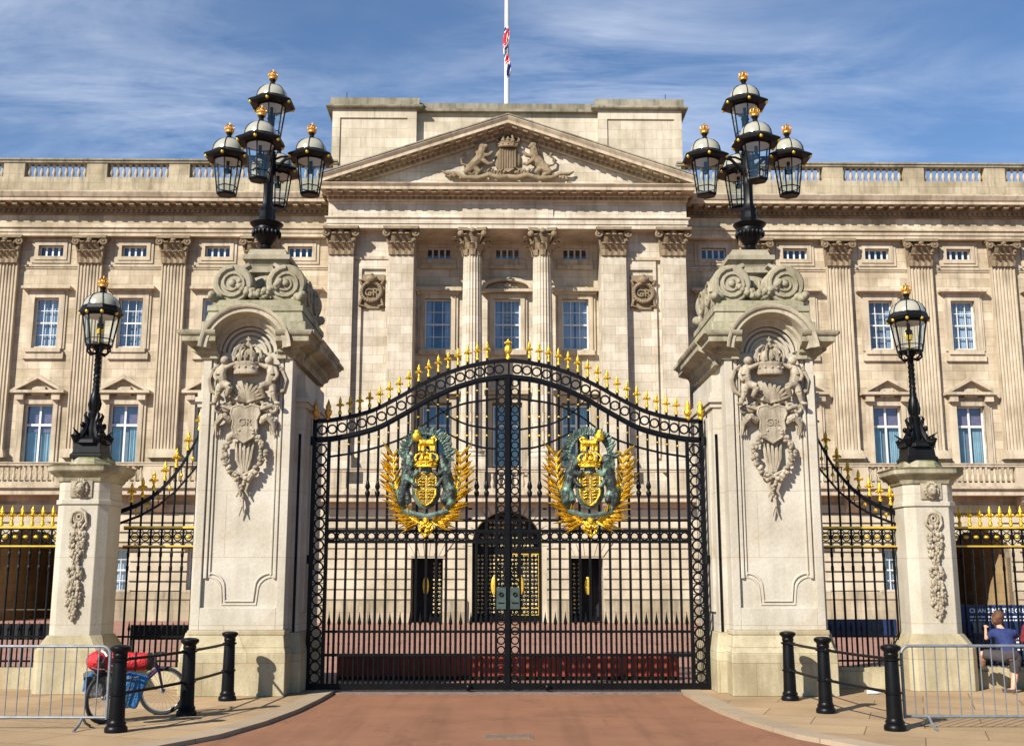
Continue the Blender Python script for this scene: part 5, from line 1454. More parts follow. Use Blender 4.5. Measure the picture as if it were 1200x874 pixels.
# ------------------------------------------------------------------ bollards and their rails
def make_bollard(label):
    t = thing('bollard', label, 'bollard', (0,0,0), 0, 'black iron bollards on the pavement')
    m = MB(); m.lathe([(.125,0),(.13,.03),(.122,.06),(.105,.075),(.112,.10),(.095,.12),(.092,.14)],n=20); m.build('foot', MAT['iron'], t, smooth=40)
    m = MB(); m.lathe([(.092,.12),(.078,.80),(.074,.82),(.084,.84),(.084,.86),(.074,.88)],n=20)
    for z in (.42,.80): m.torus((0,0,z),.086,.018,'z',16,5)
    m.build('shaft', MAT['iron'], t, smooth=40)
    m = MB(); m.lathe([(.074,.86),(.088,.89),(.112,.91),(.118,.93),(.112,.95),(.075,.967),(.02,.972)],n=20); m.build('cap', MAT['iron'], t, smooth=40)
    return t
BP = [(-4.49,13.15,'bollard nearest the camera, beside the left barricade and bicycle'),(-4.12,14.67,'middle bollard of the left three, right of the bicycle wheel'),
      (-4.03,16.40,'bollard closest to the foot of the left gate pillar'),(4.06,16.40,'bollard closest to the foot of the right gate pillar'),
      (4.15,14.91,'middle bollard of the right three, before the stone base'),(4.48,13.25,'bollard nearest the camera, touching the right barricade')]
b0 = make_bollard(BP[0][2]); b0.location = (BP[0][0],BP[0][1],0)
for x,y,l in BP[1:]:
    b = copy_tree(b0); b.location = (x,y,0); b['label'] = l; b.rotation_euler = (0,0,random.uniform(0,6))
def make_rail(i,j,z,label):
    a = Vector((BP[i][0],BP[i][1],z)); b = Vector((BP[j][0],BP[j][1],z)); d_ = (b-a).normalized()*.07
    m = MB(); mid = (a+b)/2; m.tube([a+d_-mid,(Vector((0,0,-.004))),b-d_-mid],.019,8); m.sph(tuple(a+d_*1.1-mid),.034,8,6); m.sph(tuple(b-d_*1.1-mid),.034,8,6)
    tag(m.build('handrail',MAT['iron2'],None,tuple(mid),smooth=50),label,'rail','rails between the bollards')
make_rail(0,1,.80,'upper black rail between the nearest and middle left bollards')
make_rail(0,1,.42,'lower black rail between the nearest and middle left bollards')
make_rail(1,2,.80,'upper black rail from middle left bollard to the one by the pillar')
make_rail(1,2,.42,'lower black rail from middle left bollard to the one by the pillar')
make_rail(3,4,.80,'upper black rail from right pillar bollard to the middle one')
make_rail(3,4,.42,'lower black rail from right pillar bollard to the middle one')
make_rail(4,5,.80,'upper black rail between the middle and nearest right bollards')
make_rail(4,5,.42,'lower black rail between the middle and nearest right bollards')
# ------------------------------------------------------------------ crowd barricades, origin at ground under the end by the bollard, runs to +x
def make_barricade(label, L=2.4):
    t = thing('crowd_barricade', label, 'barricade', (0,0,0), 0, 'grey steel crowd barricades')
    m = MB(); zt, zb_, r_ = .94, .135, .10; P = [(0,0,zb_-.02)]
    P += [(0,0,zt-r_)]+[(r_-r_*math.cos(PI/2*i/6),0,zt-r_+r_*math.sin(PI/2*i/6)) for i in range(1,7)]
    P += [(L-r_+r_*math.sin(PI/2*i/6),0,zt-r_+r_*math.cos(PI/2*i/6)) for i in range(0,7)]+[(L,0,zb_-.02)]
    m.tube(P,.019,8); m.tube([(0,0,zb_),(L,0,zb_)],.017,8); m.build('frame',MAT['steel'],t,smooth=50)
    n = 18
    for i in range(1,n):
        m = MB(); m.tube([(L*i/n,0,zb_),(L*i/n,0,zt)],.0075,6); m.build('bar',MAT['steel'],t,smooth=50)
    for x in (.28,L-.28):
        m = MB(); m.tube([(x,0,zb_),(x-.0,-.10,.06),(x-.0,-.24,.012)],.016,7); m.tube([(x,0,zb_),(x+.0,.10,.06),(x+.0,.24,.012)],.016,7); m.build('foot',MAT['steel'],t,smooth=50)
    m = MB()
    for z in (.72,.32): m.tube([(-.02,0,z),(-.055,0,z),(-.055,0,z-.07)],.008,5)
    m.build('hook',MAT['steel'],t,smooth=50)
    return t
q1 = make_barricade('grey steel crowd barricade in front of the left lamp pier'); q1.location = (-4.68,13.36,0); q1.rotation_euler = (0,0,PI-R(1))
q2 = copy_tree(q1); q2.location = (4.66,13.42,0); q2.rotation_euler = (0,0,R(0)); q2['label'] = 'grey steel crowd barricade in front of the boy on the right'
# ------------------------------------------------------------------ red road blocker behind the gates
MAT['blocker'] = simple('orange_red_paint',(.26,.035,.014),.6,var=.15,scale=4)
t = thing('road_blocker','long low dull red road blocker lying behind the gates','barrier',(0,20.35,-.05))
m = MB(); m.box(-3.0,3.0,-.02,.02,.05,.40); m.frust(-3.0,3.0,.02,.9,.0,-3.0,3.0,.02,.03,.38); m.build('plate',MAT['blocker'],t)
for i in range(13):
    m = MB(); x = -3+6*i/12; m.box(x-.03,x+.03,-.06,-.02,.02,.40); m.build('rib',MAT['blocker'],t)
m = MB(); m.box(-3.05,3.05,-.12,.95,-.02,.05); m.build('base_frame',MAT['iron2'],t)
# ------------------------------------------------------------------ dark blue banners behind the railings, notice on the right
MAT['navy'] = simple('navy_vinyl',(.012,.030,.10),.4,var=.25,scale=3); MAT['navy_shade'] = simple('shaded_navy_vinyl',(.004,.005,.008),.8,var=.3)  # left banners' navy painted near-black, as if seen from the shaded side
MAT['signw'] = simple('white_vinyl',(.72,.76,.80),.5,var=.03)
def board(name, label, x0, x1, y, z0, z1, mat):
    t = thing(name,label,'banner',((x0+x1)/2,y,0),0,'dark banners behind the railings'); w = (x1-x0)/2
    m = MB(); m.box(-w,w,-.012,.012,z0,z1); m.build('panel',MAT[mat],t)
    for s in (-1,1): m = MB(); m.box(s*w-.02,s*w+.02,.014,.05,0,z1); m.build('support',MAT['steel'],t)
    return t
board('banner','low navy blue banner behind the right curved railing',5.25,6.45,18.75,.78,1.05,'navy')
board('banner','low shade-darkened navy banner behind the left curved railing',-6.25,-5.2,18.75,.72,.96,'navy_shade')
board('banner','low shade-darkened navy banner behind the straight left railing',-9.6,-7.1,18.75,.72,.98,'navy_shade')
t = thing('notice_board','dark blue notice board reading CHANGING THE GUARD behind the right railing','notice board',(8.75,18.85,0))
m = MB(); m.box(-1.22,1.22,-.015,.015,.26,1.28); pn = m.build('panel',MAT['navy'],t,bevel=.004)
for s in (-1,1): m = MB(); m.box(s*1.1-.03,s*1.1+.03,.02,.07,0,1.2); m.build('support',MAT['steel'],t)
text_mesh('CHANGING THE GUARD',.098,.002,MAT['signw'],'lettering',pn,(-1.02,-.018,1.155),align='LEFT',bold=.003)
m = MB(); rr = random.Random(5)
for k,z in enumerate((1.075,1.02)):
    x = -1.02
    while x < (.2 if k else .05): w = rr.uniform(.03,.09); m.box(x,x+w,-.019,-.016,z,z+.022); x += w+.018
for k in range(4):
    x = -.55
    while x < -.15: w = rr.uniform(.03,.07); m.box(x,x+w,-.019,-.016,.72-.06*k,.745-.06*k); x += w+.02
m.build('small_print',MAT['signw'],pn)
m = MB(); m.box(-1.0,-.78,-.019,-.016,.82,1.0); m.build('picture',MAT['steel'],pn)
# ------------------------------------------------------------------ bicycle
MAT['tyre'] = simple('tyre_rubber',(.018,.018,.018),.8); MAT['bikeframe'] = simple('purple_frame_paint',(.06,.03,.10),.35,var=.1)
MAT['red_bag'] = simple('red_pvc',(.52,.012,.014),.45,var=.3,scale=7,bump=.8,bdist=.03); MAT['blue_bag'] = simple('blue_pvc',(.012,.11,.28),.5,var=.35,scale=6,bump=.8,bdist=.03)
MAT['grey_bag'] = simple('grey_fabric',(.08,.08,.08),.8,var=.5,scale=7,bump=.7,bdist=.03); MAT['yellow'] = simple('yellow_cloth',(.70,.42,.03),.6); MAT['blk'] = simple('black_plastic',(.014,.014,.015),.5)
wr = .30; wb = .97
bk = thing('bicycle','purple touring bicycle leaning by the left bollards with laden panniers','bicycle',(-4.90,13.88,0),R(63))
def wheel(loc, rz):
    m = MB(); m.torus((0,0,0),wr-.018,.022,'y',40,7); w = m.build('wheel',MAT['tyre'],bk,loc,smooth=50); w.rotation_euler = (0,0,rz)
    m = MB(); m.torus((0,0,0),wr-.045,.010,'y',36,5); m.lathe([(.02,-.04),(.028,-.03),(.015,0),(.028,.03),(.02,.04)],(0,0,0),10)
    m.v[-50:] = [(x,z,y) for x,y,z in m.v[-50:]]
    m.build('rim',MAT['steel'],w,smooth=50)
    m = MB()
    for i in range(24):
        a = 2*PI*i/24; m.tube([(.02*math.cos(a+.5),.03*(-1)**i,.02*math.sin(a+.5)),((wr-.05)*math.cos(a),0,(wr-.05)*math.sin(a))],.0016,3)
    m.build('spokes',MAT['steel'],w); return w
wheel((0,0,wr),0)
wheel((wb,0,wr),R(-52))
m = MB(); bb = (.38,0,.28); seat = (.26,0,.66); head = (.82,0,.66); hl = (.845,0,.56)
m.tube([bb,seat],.016,7); m.tube([seat,head],.015,7); m.tube([bb,hl],.019,7); m.tube([head,hl],.022,8)
for s in (-1,1): m.tube([(0,s*.05,wr),(bb[0],s*.03,bb[2])],.009,6); m.tube([(0,s*.05,wr),(seat[0],s*.02,seat[2]-.03)],.008,6)
m.build('frame',MAT['bikeframe'],bk,smooth=50)
m = MB(); a_ = R(-52); off = (-math.sin(a_),math.cos(a_))
for s in (-1,1): m.tube([(hl[0]+.01,0,.62),(hl[0]+.03+off[0]*s*.045,off[1]*s*.045,.58),(wb+off[0]*s*.045,off[1]*s*.045,wr)],[.014,.014,.009],6)
m.build('fork',MAT['bikeframe'],bk,smooth=50)
m = MB(); cxh = .80; hy = off
m.tube([(.82,0,.66),(.81,0,.78)],.013,6); f_ = (math.cos(a_),math.sin(a_))
m.tube([(.81,0,.78),(.81+f_[0]*.07,f_[1]*.07,.79)],.014,6)
hc_ = (.81+f_[0]*.07,f_[1]*.07)
m.tube([(hc_[0]-hy[0]*.22-f_[0]*.03,hc_[1]-hy[1]*.22-f_[1]*.03,.77),(hc_[0],hc_[1],.79),(hc_[0]+hy[0]*.22-f_[0]*.03,hc_[1]+hy[1]*.22-f_[1]*.03,.77)],.011,6)
for s in (-1,1): m.tube([(hc_[0]+s*hy[0]*.2,hc_[1]+s*hy[1]*.2,.775),(hc_[0]+s*hy[0]*.13+f_[0]*.07,hc_[1]+s*hy[1]*.13+f_[1]*.07,.75)],.008,5); m.tube([(hc_[0]+s*hy[0]*.15,hc_[1]+s*hy[1]*.15,.775),(hc_[0]+s*hy[0]*.24,hc_[1]+s*hy[1]*.24,.765)],.017,6)
m.build('handlebar',MAT['blk'],bk,smooth=50)
m = MB(); m.tube([(.26,0,.64),(.24,0,.76)],.012,6); m.tube([(.13,0,.78),(.2,0,.785),(.34,0,.78)],[.055,.05,.018],8,flat=(1,.5)); m.build('saddle',MAT['blk'],bk,smooth=50)
m = MB()
for s in (-1,1):
    m.tube([(-.22,s*.06,.56),(.22,s*.06,.58)],.006,5); m.tube([(0,s*.06,wr),(-.12,s*.06,.56)],.005,5); m.tube([(0,s*.06,wr),(.06,s*.06,.57)],.005,5)
for i in range(5): m.tube([(-.2+.1*i,-.06,.565),(-.2+.1*i,.06,.565)],.005,5)
m.build('rack',MAT['blk'],bk)
m = MB(); m.lathe([(.07,-.004),(.07,.004)],(0,0,0),20); m.v = [(x+bb[0],z-.05,y+bb[2]) for x,y,z in m.v]
for s in (-1,1): m.tube([(bb[0],s*.06,bb[2]),(bb[0]+s*.12,s*.07,bb[2]-.1)],.008,5); m.box(bb[0]+s*.12-.04,bb[0]+s*.12+.04,s*.07,s*.15,bb[2]-.115,bb[2]-.095) if s>0 else m.box(bb[0]+s*.12-.04,bb[0]+s*.12+.04,-.15,-.07,bb[2]-.115,bb[2]-.095)
m.tube([(0,-.05,wr+.03),(bb[0],-.05,bb[2]+.065)],.004,4); m.tube([(0,-.05,wr-.03),(bb[0],-.05,bb[2]-.065)],.004,4)
m.build('crankset',MAT['blk'],bk,smooth=50)
m = MB(); m.sph((.52,0,.62),(.09,.035,.05),10,7); m.build('frame_pouch',MAT['yellow'],bk,smooth=60)
# luggage
d_ = Vector((.97,.24,0)).normalized(); n_ = Vector((0,0,1)); u_ = d_.cross(n_)
def roll(L, r_, c): 
    m = MB(); P = []; rs = []
    for i in range(9): u = -L/2+L*i/8; P.append(Vector(c)+d_*u); rs.append(r_*(.72 if i in (0,8) else (.95 if i in (1,7) else 1.0+.03*math.sin(i*2))))
    m.tube(P,rs,18); return m
t = thing('roll_bag','bulky red roll bag with black end strapped across the bicycle rack','bag',(-4.74,13.96,.72))
roll(.56,.112,(.06,0,0)).build('bag_body',MAT['red_bag'],t,smooth=50)
e = Vector((.06,0,0))+d_*.29; m = MB(); m.tube([e-d_*.05,e,e+d_*.03],[.116,.105,.06],18); m.build('end_cap',MAT['blk'],t,smooth=50)
for u in (-.14,.10): 
    m = MB(); c = Vector((.06,0,0))+d_*u; P = [c+(u_*math.cos(a)+n_*math.sin(a))*.117 for a in [2*PI*i/20 for i in range(20)]]; m.tube(P,.008,5,True); m.build('strap',MAT['blk'],t)
t = thing('cycle_helmet','red cycle helmet with black vents and white stripe hung behind the rack','helmet',(-4.98,13.80,.74))
m = MB(); m.sph((0,0,0),(.14,.135,.12),18,12); m.build('shell',MAT['red_bag'],t,smooth=60)
m = MB()
for k,a in enumerate((-.5,0.05)): m.tube([(.15*math.sin(a+.9)*1.0,-.10+.0*k,.09-.04*k),(.06+.05*k,-.148,.02-.03*k),(.10+.03*k,-.11,-.08)],[.008,.024,.010],6)
m.build('vents',MAT['blk'],t,smooth=50)
m = MB(); m.tube([(-.02,-.14,-.06),(.05,-.14,-.085),(.12,-.09,-.085)],.007,5); m.tube([(.13,-.07,.06),(.10,-.06,.10),(.05,-.05,.125)],.012,5); m.build('stripe',MAT['signw'],t)
t = thing('pannier_bag','blue waterproof pannier hanging on the near side of the rack','bag',(-4.585,13.80,.20))
m = MB(); m.frust(-.11,.10,-.06,.07,0,-.13,.14,-.07,.08,.40); o = m.build('bag_body',MAT['blue_bag'],t,bevel=.03); o.rotation_euler = (0,R(14),R(20))
m = MB(); m.tube([(-.08,-.085,.32),(.14,-.085,.36)],.012,5); m.tube([(.0,-.085,.02),(.06,-.09,.38)],.008,5); m.build('strap',MAT['blk'],t)
t = thing('pannier_bag','grey fabric pannier with blue strap on the far side of the rack','bag',(-5.02,13.92,.30))
m = MB(); m.frust(-.11,.11,-.07,.08,0,-.13,.12,-.08,.09,.32); o = m.build('bag_body',MAT['grey_bag'],t,bevel=.03); o.rotation_euler = (0,R(-6),R(10))
m = MB(); m.tube([(-.03,-.09,.30),(-.09,-.11,.22),(-.11,-.11,.08)],.018,6,flat=(.4,1.3)); m.build('strap',MAT['blue_bag'],t)
# ------------------------------------------------------------------ litter, manhole
m = MB(); m.lathe([(.03,0),(.034,.01),(.034,.14),(.030,.17),(.012,.20),(.012,.22)],n=12); m.v = [(z-.11,y*.8,x+.034) for x,y,z in m.v]
t = thing('plastic_bottle','crushed clear plastic bottle lying before the right railing plinth','bottle',(5.53,17.2,0),R(4))
m.build('bottle_body',simple('cloudy_plastic',(.62,.70,.66),.25,var=.1),t,smooth=50)
m = MB(); m.lathe([(.014,.215),(.014,.235)],n=10); m.v = [(z-.11,y,x+.034) for x,y,z in m.v]; m.build('bottle_cap',simple('green_plastic',(.08,.35,.16),.4),t)
MAT['worn'] = simple('worn_concrete',(.20,.13,.075),.9,var=.3,scale=12)
t = thing('manhole_cover','rectangular cast iron cover set in the red road','manhole cover',(.0,13.1,-.05))
m = MB(); m.box(-.285,.285,-.17,.17,-.02,.006); m.build('surround',MAT['worn'],t)
m = MB(); m.box(-.26,.26,-.155,.155,-.01,.012)
for y_ in (-.13,.115): m.box(-.25,.25,y_,y_+.015,.012,.017)
m.build('cover',simple('worn_cast_iron',(.16,.11,.075),.7,var=.3,scale=14),t)
# ------------------------------------------------------------------ flagpole and furled flag
t = thing('flagpole','tall white flagpole on the palace roof behind the pediment','flagpole',(-.09,58.2,27.2))
m = MB(); m.lathe([(.15,0),(.13,6),(.115,9),(.10,13)],n=14); m.build('pole',MAT['white'],t,smooth=40)
m = MB(); m.lathe([(.3,0),(.3,.2),(.17,.3)],n=14); m.build('foot',MAT['lead'],t)
k = NT('union_flag_cloth'); v = k.coords((1,1,1)); sp_ = k.n('ShaderNodeSeparateXYZ'); k.l(v,sp_.inputs[0])
dg = k.math('ADD',k.math('MULTIPLY',sp_.outputs[2],.62),k.math('MULTIPLY',sp_.outputs[0],-1.5)); dg = k.math('ADD',dg,k.math('MULTIPLY',k.noise(v,1.6,2),.9))
fr_ = k.math('FRACT',dg); rp = k.n('ShaderNodeValToRGB'); rp.color_ramp.interpolation = 'CONSTANT'; e = rp.color_ramp.elements
e[0].position = 0; e[0].color = (.60,.012,.02,1); e[1].position = .30; e[1].color = (.8,.8,.78,1)
for p_,c_ in ((.42,(.01,.02,.13,1)),(.66,(.8,.8,.78,1)),(.78,(.60,.012,.02,1)),(.93,(.8,.8,.78,1))): q = e.new(p_); q.color = c_
k.l(fr_,rp.inputs[0]); k.l(rp.outputs[0],k.b.inputs['Base Color']); k.b.inputs['Roughness'].default_value = .8
m = MB(); N, Mz = 22, 26; vs = []
for j in range(Mz+1):
    v_ = j/Mz; z = 3.0*(1-v_); wdt = .07+.27*math.sin(PI*min(1,max(.06,v_*.92+.05)))**.6
    for i in range(N+1):
        u = i/N; vs.append((-.12+wdt*1.3*(u**.8)*(.75+.25*math.sin(v_*7+1))-.10*math.sin(v_*5), -.24+.08*math.sin(u*17+v_*3)*(.4+u*.6), z+.12*math.sin(u*9)))
m.add(vs,[(j*(N+1)+i,j*(N+1)+i+1,(j+1)*(N+1)+i+1,(j+1)*(N+1)+i) for j in range(Mz) for i in range(N)])
o = m.build('union_flag',k.m,None,(-.09,58.2,29.35),smooth=60); tag(o,'furled red, white and blue flag clinging to the roof flagpole','flag')
# ------------------------------------------------------------------ people
MAT['skin'] = simple('skin',(.56,.30,.19),.55,var=.06); MAT['hair'] = simple('auburn_hair',(.10,.04,.014),.6,var=.4,scale=25,bump=.6); MAT['tshirt'] = simple('navy_tshirt',(.014,.026,.11),.85,var=.12,scale=8,bump=.3,bdist=.02)
MAT['shorts'] = simple('charcoal_shorts',(.045,.038,.040),.9,var=.15,bump=.3); MAT['sandal'] = simple('brown_sandal',(.06,.045,.035),.8); MAT['maroon'] = simple('maroon_cloth',(.16,.012,.022),.85,var=.2,bump=.3,bdist=.02)
def caps(m, pts, rs, n=10):
    m.tube(pts,rs,n)
    for p,r_ in zip(pts,rs): m.sph(p,r_*.98,n,7)
def person(label, base, J, top_mat, bottom_mat, shorts=True, long_sleeve=False, k=1.0):
    t = thing('person', label, 'person', base)
    V = {a: Vector(b) for a,b in J.items()}
    m = MB(); h = V['head']; fwd = V['face'].normalized()
    rot = Vector((0,-1,0)).rotation_difference(fwd).to_matrix()
    m.sph(tuple(h),(.082*k,.095*k,.118*k),14,10,rot); m.sph(tuple(h+rot@Vector((0,-.045*k,-.055*k))),(.055*k,.05*k,.055*k),10,8,rot)
    m.sph(tuple(h+rot@Vector((0,-.10*k,-.01*k))),(.014*k,.022*k,.026*k),6,5,rot)
    for s in (-1,1): m.sph(tuple(h+rot@Vector((s*.083*k,.01*k,-.01*k))),(.012*k,.025*k,.032*k),6,5,rot)
    caps(m,[tuple(h+Vector((0,0,-.06*k))),tuple(V['neck'])],[.045*k,.05*k])
    caps(m,[tuple(V['neck']),tuple(V['chest']),tuple(V['waist']),tuple(V['pelvis'])],[.06*k,.115*k,.10*k,.115*k],12)
    caps(m,[tuple(V['shL']),tuple(V['chest']),tuple(V['shR'])],[.05*k,.10*k,.05*k])
    for s in 'LR':
        caps(m,[tuple(V['sh'+s]),tuple(V['el'+s]),tuple(V['wr'+s])],[.046*k,.034*k,.023*k],8)
        d = (V['wr'+s]-V['el'+s]).normalized(); w = V['wr'+s]; sd = d.cross(Vector((0,0,1)) if abs(d.z)<.9 else Vector((1,0,0))).normalized(); up = sd.cross(d)
        m.sph(tuple(w+d*.04*k),(.028*k,.03*k,.028*k),8,6)
        for q in range(4):
            b_ = w+d*.06*k+sd*(q-1.5)*.017*k; m.tube([tuple(b_),tuple(b_+d*.03*k-up*.004),tuple(b_+d*.045*k-up*.02*k)],[.009*k,.008*k,.006*k],5)
        b_ = w+d*.03*k+sd*.028*k; m.tube([tuple(b_),tuple(b_+sd*.02*k+d*.02*k),tuple(b_+sd*.02*k+d*.04*k)],[.010*k,.009*k,.007*k],5)
        caps(m,[tuple(V['hip'+s]),tuple(V['kn'+s]),tuple((V['kn'+s]*.6+V['an'+s]*.4)),tuple(V['an'+s])],[.088*k,.055*k,.054*k,.034*k],10)
        f = V['toe'+s]-V['an'+s]; m.tube([tuple(V['an'+s]+Vector((0,0,-.02))),tuple(V['an'+s]+f*.5+Vector((0,0,-.005))),tuple(V['toe'+s])],[.034*k,.034*k,.022*k],8)
    fuse(m,'body',.011,MAT['skin'],t,smooth_it=3)
    c = MB(); g = .016*k
    c.tube([tuple(V['neck']+(V['chest']-V['neck'])*.25),tuple(V['chest']),tuple(V['waist']),tuple(V['pelvis']+(V['waist']-V['pelvis'])*.25)],[.085*k,.135*k,.125*k,.130*k],14)
    caps(c,[tuple(V['shL']),tuple((V['shL']+V['chest'])/2),tuple(V['chest']),tuple((V['shR']+V['chest'])/2),tuple(V['shR'])],[.062*k,.10*k,.12*k,.10*k,.062*k])
    for s in 'LR':
        e = V['wr'+s] if long_sleeve else V['sh'+s]+(V['el'+s]-V['sh'+s])*.62
        if long_sleeve: c.tube([tuple(V['sh'+s]),tuple(V['el'+s]),tuple(e)],[.066*k,.052*k,.036*k],10); c.sph(tuple(V['el'+s]),.052*k,8,6)
        else: c.tube([tuple(V['sh'+s]),tuple(e)],[.064*k,.058*k],10)
    fuse(c,'jacket' if long_sleeve else 't_shirt',.013,top_mat,t,smooth_it=3,disp=.022)
    b = MB(); b.tube([tuple(V['waist']+(V['pelvis']-V['waist'])*.35),tuple(V['pelvis']),tuple(V['pelvis']+Vector((0,0,-.06*k)))],[.125*k,.132*k,.12*k],14)
    for s in 'LR':
        if shorts: b.tube([tuple(V['hip'+s]),tuple(V['hip'+s]+(V['kn'+s]-V['hip'+s])*.92)],[.105*k,.082*k],12)
        else: b.tube([tuple(V['hip'+s]),tuple(V['kn'+s]),tuple(V['an'+s])],[.105*k,.072*k,.05*k],12); b.sph(tuple(V['kn'+s]),.07*k,8,6)
        b.sph(tuple(V['hip'+s]),.104*k,10,8)
    fuse(b,'shorts' if shorts else 'trousers',.013,bottom_mat,t,smooth_it=3,disp=.022)
    for s in 'LR':
        f = V['toe'+s]-V['an'+s]; f.z = 0; d = f.normalized(); a = V['an'+s]; zf = V['toe'+s].z-.022*k
        sd = Vector((-d.y,d.x,0)); m = MB(); P = [a-d*.045*k,a+d*.04*k,V['toe'+s]+d*.02*k]
        vs = []; 
        for p,w in zip(P,(.036,.040,.034)):
            for s2 in (-1,1):
                for zz_ in (0,.05): q = p+sd*s2*w*k; vs.append((q.x,q.y,zf+zz_))
        m.add(vs,[(0,1,3,2),(0,2,6,4),(2,3,7,6),(1,0,4,5),(3,1,5,7),(4,6,10,8),(6,7,11,10),(5,4,8,9),(7,5,9,11),(8,10,11,9)])
        m.tube([tuple(a+d*.03*k+sd*.036*k+Vector((0,0,-.03))),tuple(a+d*.035*k+Vector((0,0,.012))),tuple(a+d*.03*k-sd*.036*k+Vector((0,0,-.03)))],.012*k,5)
        m.build('sandal' if shorts else 'shoe',MAT['sandal'],t)
    hm = MB(); hm.sph(tuple(h+rot@Vector((0,.018*k,.022*k))),(.094*k,.10*k,.112*k),14,10,rot); hm.sph(tuple(h+rot@Vector((0,.045*k,-.03*k))),(.078*k,.06*k,.075*k),12,8,rot)
    for i in range(26):
        a = random.uniform(0,6.28); b_ = random.uniform(-.3,1.2); p = Vector((.09*math.cos(a)*math.cos(b_),abs(.09*math.sin(a)*math.cos(b_))+.0,.11*math.sin(b_)+.02))*k
        hm.sph(tuple(h+rot@p),random.uniform(.02,.034)*k,6,5)
    if long_sleeve: hm.tube([tuple(h+rot@Vector((0,.06,0))),tuple(h+rot@Vector((0,.09,-.15))),tuple(h+rot@Vector((0,.08,-.24)))],[.09,.07,.03],10)
    fuse(hm,'hair',.011,MAT['hair'],t,smooth_it=1,disp=.01)
    return t
person('boy in navy T-shirt and dark shorts climbing on the railing plinth to look in',(7.69,17.40,0),dict(
    head=(-.04,.20,1.10),face=(.35,.9,-.1),neck=(-.02,.16,.95),chest=(.0,.10,.84),waist=(.02,.04,.68),pelvis=(.03,.0,.57),
    shL=(-.13,.14,.90),shR=(.14,.08,.89),elL=(-.21,.26,.80),elR=(.21,.22,.78),wrL=(-.14,.42,.94),wrR=(.16,.42,.90),
    hipL=(-.06,.02,.54),hipR=(.10,.0,.52),knL=(-.29,.26,.56),knR=(.10,.04,.29),anL=(-.23,.40,.385),anR=(.03,.0,.055),toeL=(-.27,.53,.345),toeR=(-.06,.10,.026)),
    MAT['tshirt'],MAT['shorts'],k=.95)
person('person with auburn hair in a maroon jacket at the right edge by the railing',(8.20,17.45,0),dict(
    head=(.0,.10,1.20),face=(-.2,1,-.1),neck=(0,.06,1.04),chest=(0,.03,.92),waist=(0,0,.76),pelvis=(0,0,.64),
    shL=(-.15,.04,.98),shR=(.15,.04,.98),elL=(-.20,.10,.78),elR=(.20,.08,.78),wrL=(-.14,.28,.80),wrR=(.16,.26,.82),
    hipL=(-.07,0,.60),hipR=(.07,0,.60),knL=(-.09,.03,.34),knR=(.08,.0,.34),anL=(-.09,.0,.06),anR=(.09,-.02,.06),toeL=(-.11,.12,.027),toeR=(.11,.10,.027)),
    MAT['maroon'],MAT['maroon'],shorts=False,long_sleeve=True,k=1.0)
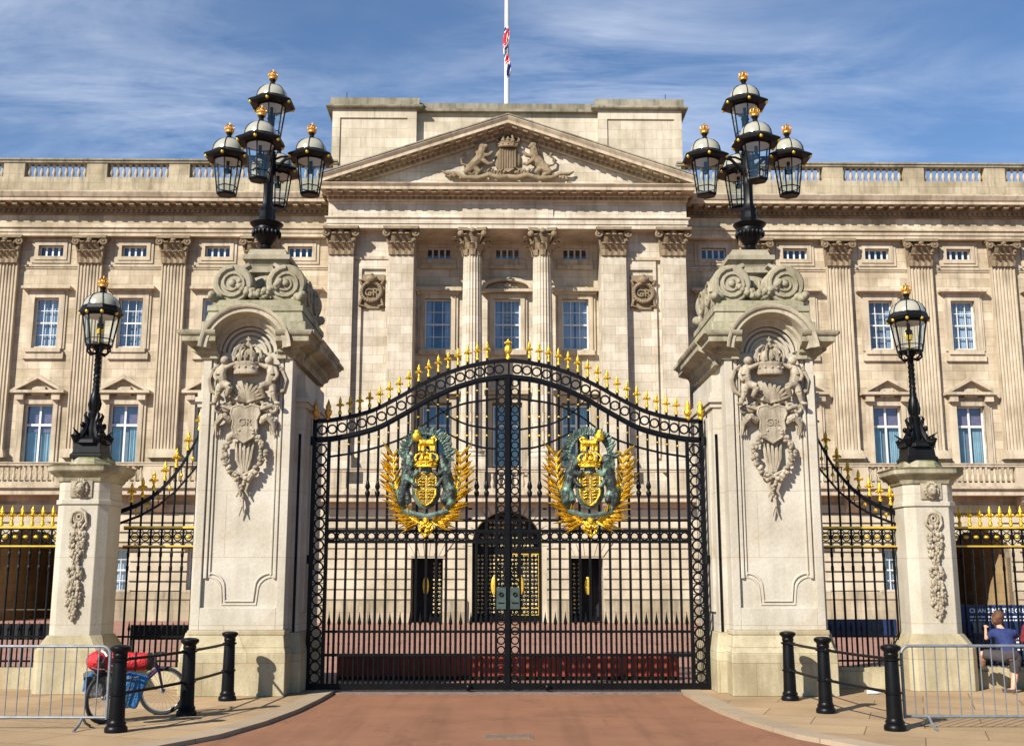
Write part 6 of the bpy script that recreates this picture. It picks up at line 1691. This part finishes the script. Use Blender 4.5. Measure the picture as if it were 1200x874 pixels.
# ------------------------------------------------------------------ carved royal arms in the pediment
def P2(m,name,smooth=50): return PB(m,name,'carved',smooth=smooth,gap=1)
yb = -.42; cz_ = 22.0
m = MB(); m.lathe([(.62,0),(.70,.06),(.62,.14),(.55,.16)],n=24); m.v = [(x,yb+.18-z,cz_+1.15+y*1.15) for x,y,z in m.v]
m.prism([(-.45,cz_+1.75),(-.45,cz_+1.0),(-.3,cz_+.62),(0,cz_+.45),(.3,cz_+.62),(.45,cz_+1.0),(.45,cz_+1.75)],'y',yb-.06,yb+.1)
for i in range(-3,4): m.box(i*.13-.02,i*.13+.02,yb-.1,yb-.05,cz_+.7,cz_+1.72)
P2(m,'carved_shield')
c = crown_mb(1.15,1.15); c.v = [(x,yb+y*.5,cz_+1.80+z*.78) for x,y,z in c.v]; P2(c,'carved_crown')
for s in (-1,1):
    m = MB()
    def cap(a,ra,b_,rb):
        A = (s*a[0],yb-(a[2] if len(a)>2 else 0),cz_+a[1]); Bq = (s*b_[0],yb-(b_[2] if len(b_)>2 else 0),cz_+b_[1])
        m.tube([A,tuple((p+q)/2 for p,q in zip(A,Bq)),Bq],[ra,(ra+rb)/2*1.05,rb],9); m.sph(A,ra,8,6); m.sph(Bq,rb,8,6)
    cap((1.85,.75),.26,(1.42,1.25),.27); cap((1.42,1.25),.28,(1.35,1.65,.1),.22)
    cap((1.9,.7),.27,(2.15,.45,.1),.17); cap((2.15,.45,.1),.14,(1.75,.2),.09); cap((1.75,.2),.09,(1.55,.15,.1),.09)
    cap((1.75,.7),.2,(1.5,.45,.15),.13); cap((1.5,.45,.15),.12,(1.7,.15),.08)
    cap((1.4,1.3,.1),.15,(.98,1.35,.15),.1); cap((.98,1.35,.15),.1,(.82,1.5,.15),.09)
    cap((1.4,1.15,.1),.14,(1.0,.85,.15),.1); cap((1.0,.85,.15),.09,(.8,.9,.15),.08)
    if s<0:
        m.sph((s*1.35,yb-.1,cz_+1.85),(.27,.22,.28),10,8); m.sph((s*1.15,yb-.2,cz_+1.8),(.13,.14,.12),8,6)
        for i in range(12): a = i*.52; m.sph((s*1.4+.27*math.cos(a),yb-.05,cz_+1.72+.34*math.sin(a)),.11,6,5)
    else:
        m.sph((s*1.35,yb-.1,cz_+1.9),(.18,.16,.2),8,6); m.tube([(s*1.32,yb-.12,cz_+1.95),(s*1.1,yb-.2,cz_+1.72)],[.15,.09],8); m.tube([(s*1.28,yb-.1,cz_+2.05),(s*1.05,yb-.1,cz_+2.5)],[.05,.015],6)
        for i in range(7): m.sph((s*(1.5+.03*i),yb,cz_+2.0-.13*i),.10,6,5)
    m.tube([(s*2.05,yb,cz_+.8),(s*2.4,yb,cz_+.9),(s*2.45,yb,cz_+1.2),(s*2.2,yb,cz_+1.35),(s*2.3,yb,cz_+1.5)],[.07,.06,.06,.06,.12],7)
    m.shift(0,0,.45); fuse(m,'carved_lion' if s<0 else 'carved_unicorn',.028,MAT['carved'],pal,smooth_it=1,disp=.03)
    m = MB(); m.tube([(0,yb,cz_+.22),(s*.5,yb-.12,cz_+.12),(s*1.0,yb-.1,cz_+.28),(s*1.6,yb-.1,cz_+.08),(s*2.3,yb-.05,cz_+.16),(s*2.75,yb,cz_+.4),(s*3.2,yb,cz_+.38),(s*3.45,yb,cz_+.52)],[.14,.15,.13,.14,.13,.11,.1,.04],8)
    for i in range(44): u = random.uniform(.2,3.1); m.sph((s*u,yb-.05,cz_+random.uniform(.10,.30+.22*(u<2.4))),random.uniform(.04,.11),6,5)
    for i in range(10): a_ = random.uniform(.4,2.4); m.tube([(s*a_,yb,cz_+.25),(s*(a_+random.uniform(-.2,.2)),yb-.12,cz_+.5),(s*(a_+random.uniform(-.3,.3)),yb-.05,cz_+.68)],[.05,.07,.02],5)
    P2(m,'carved_scroll')
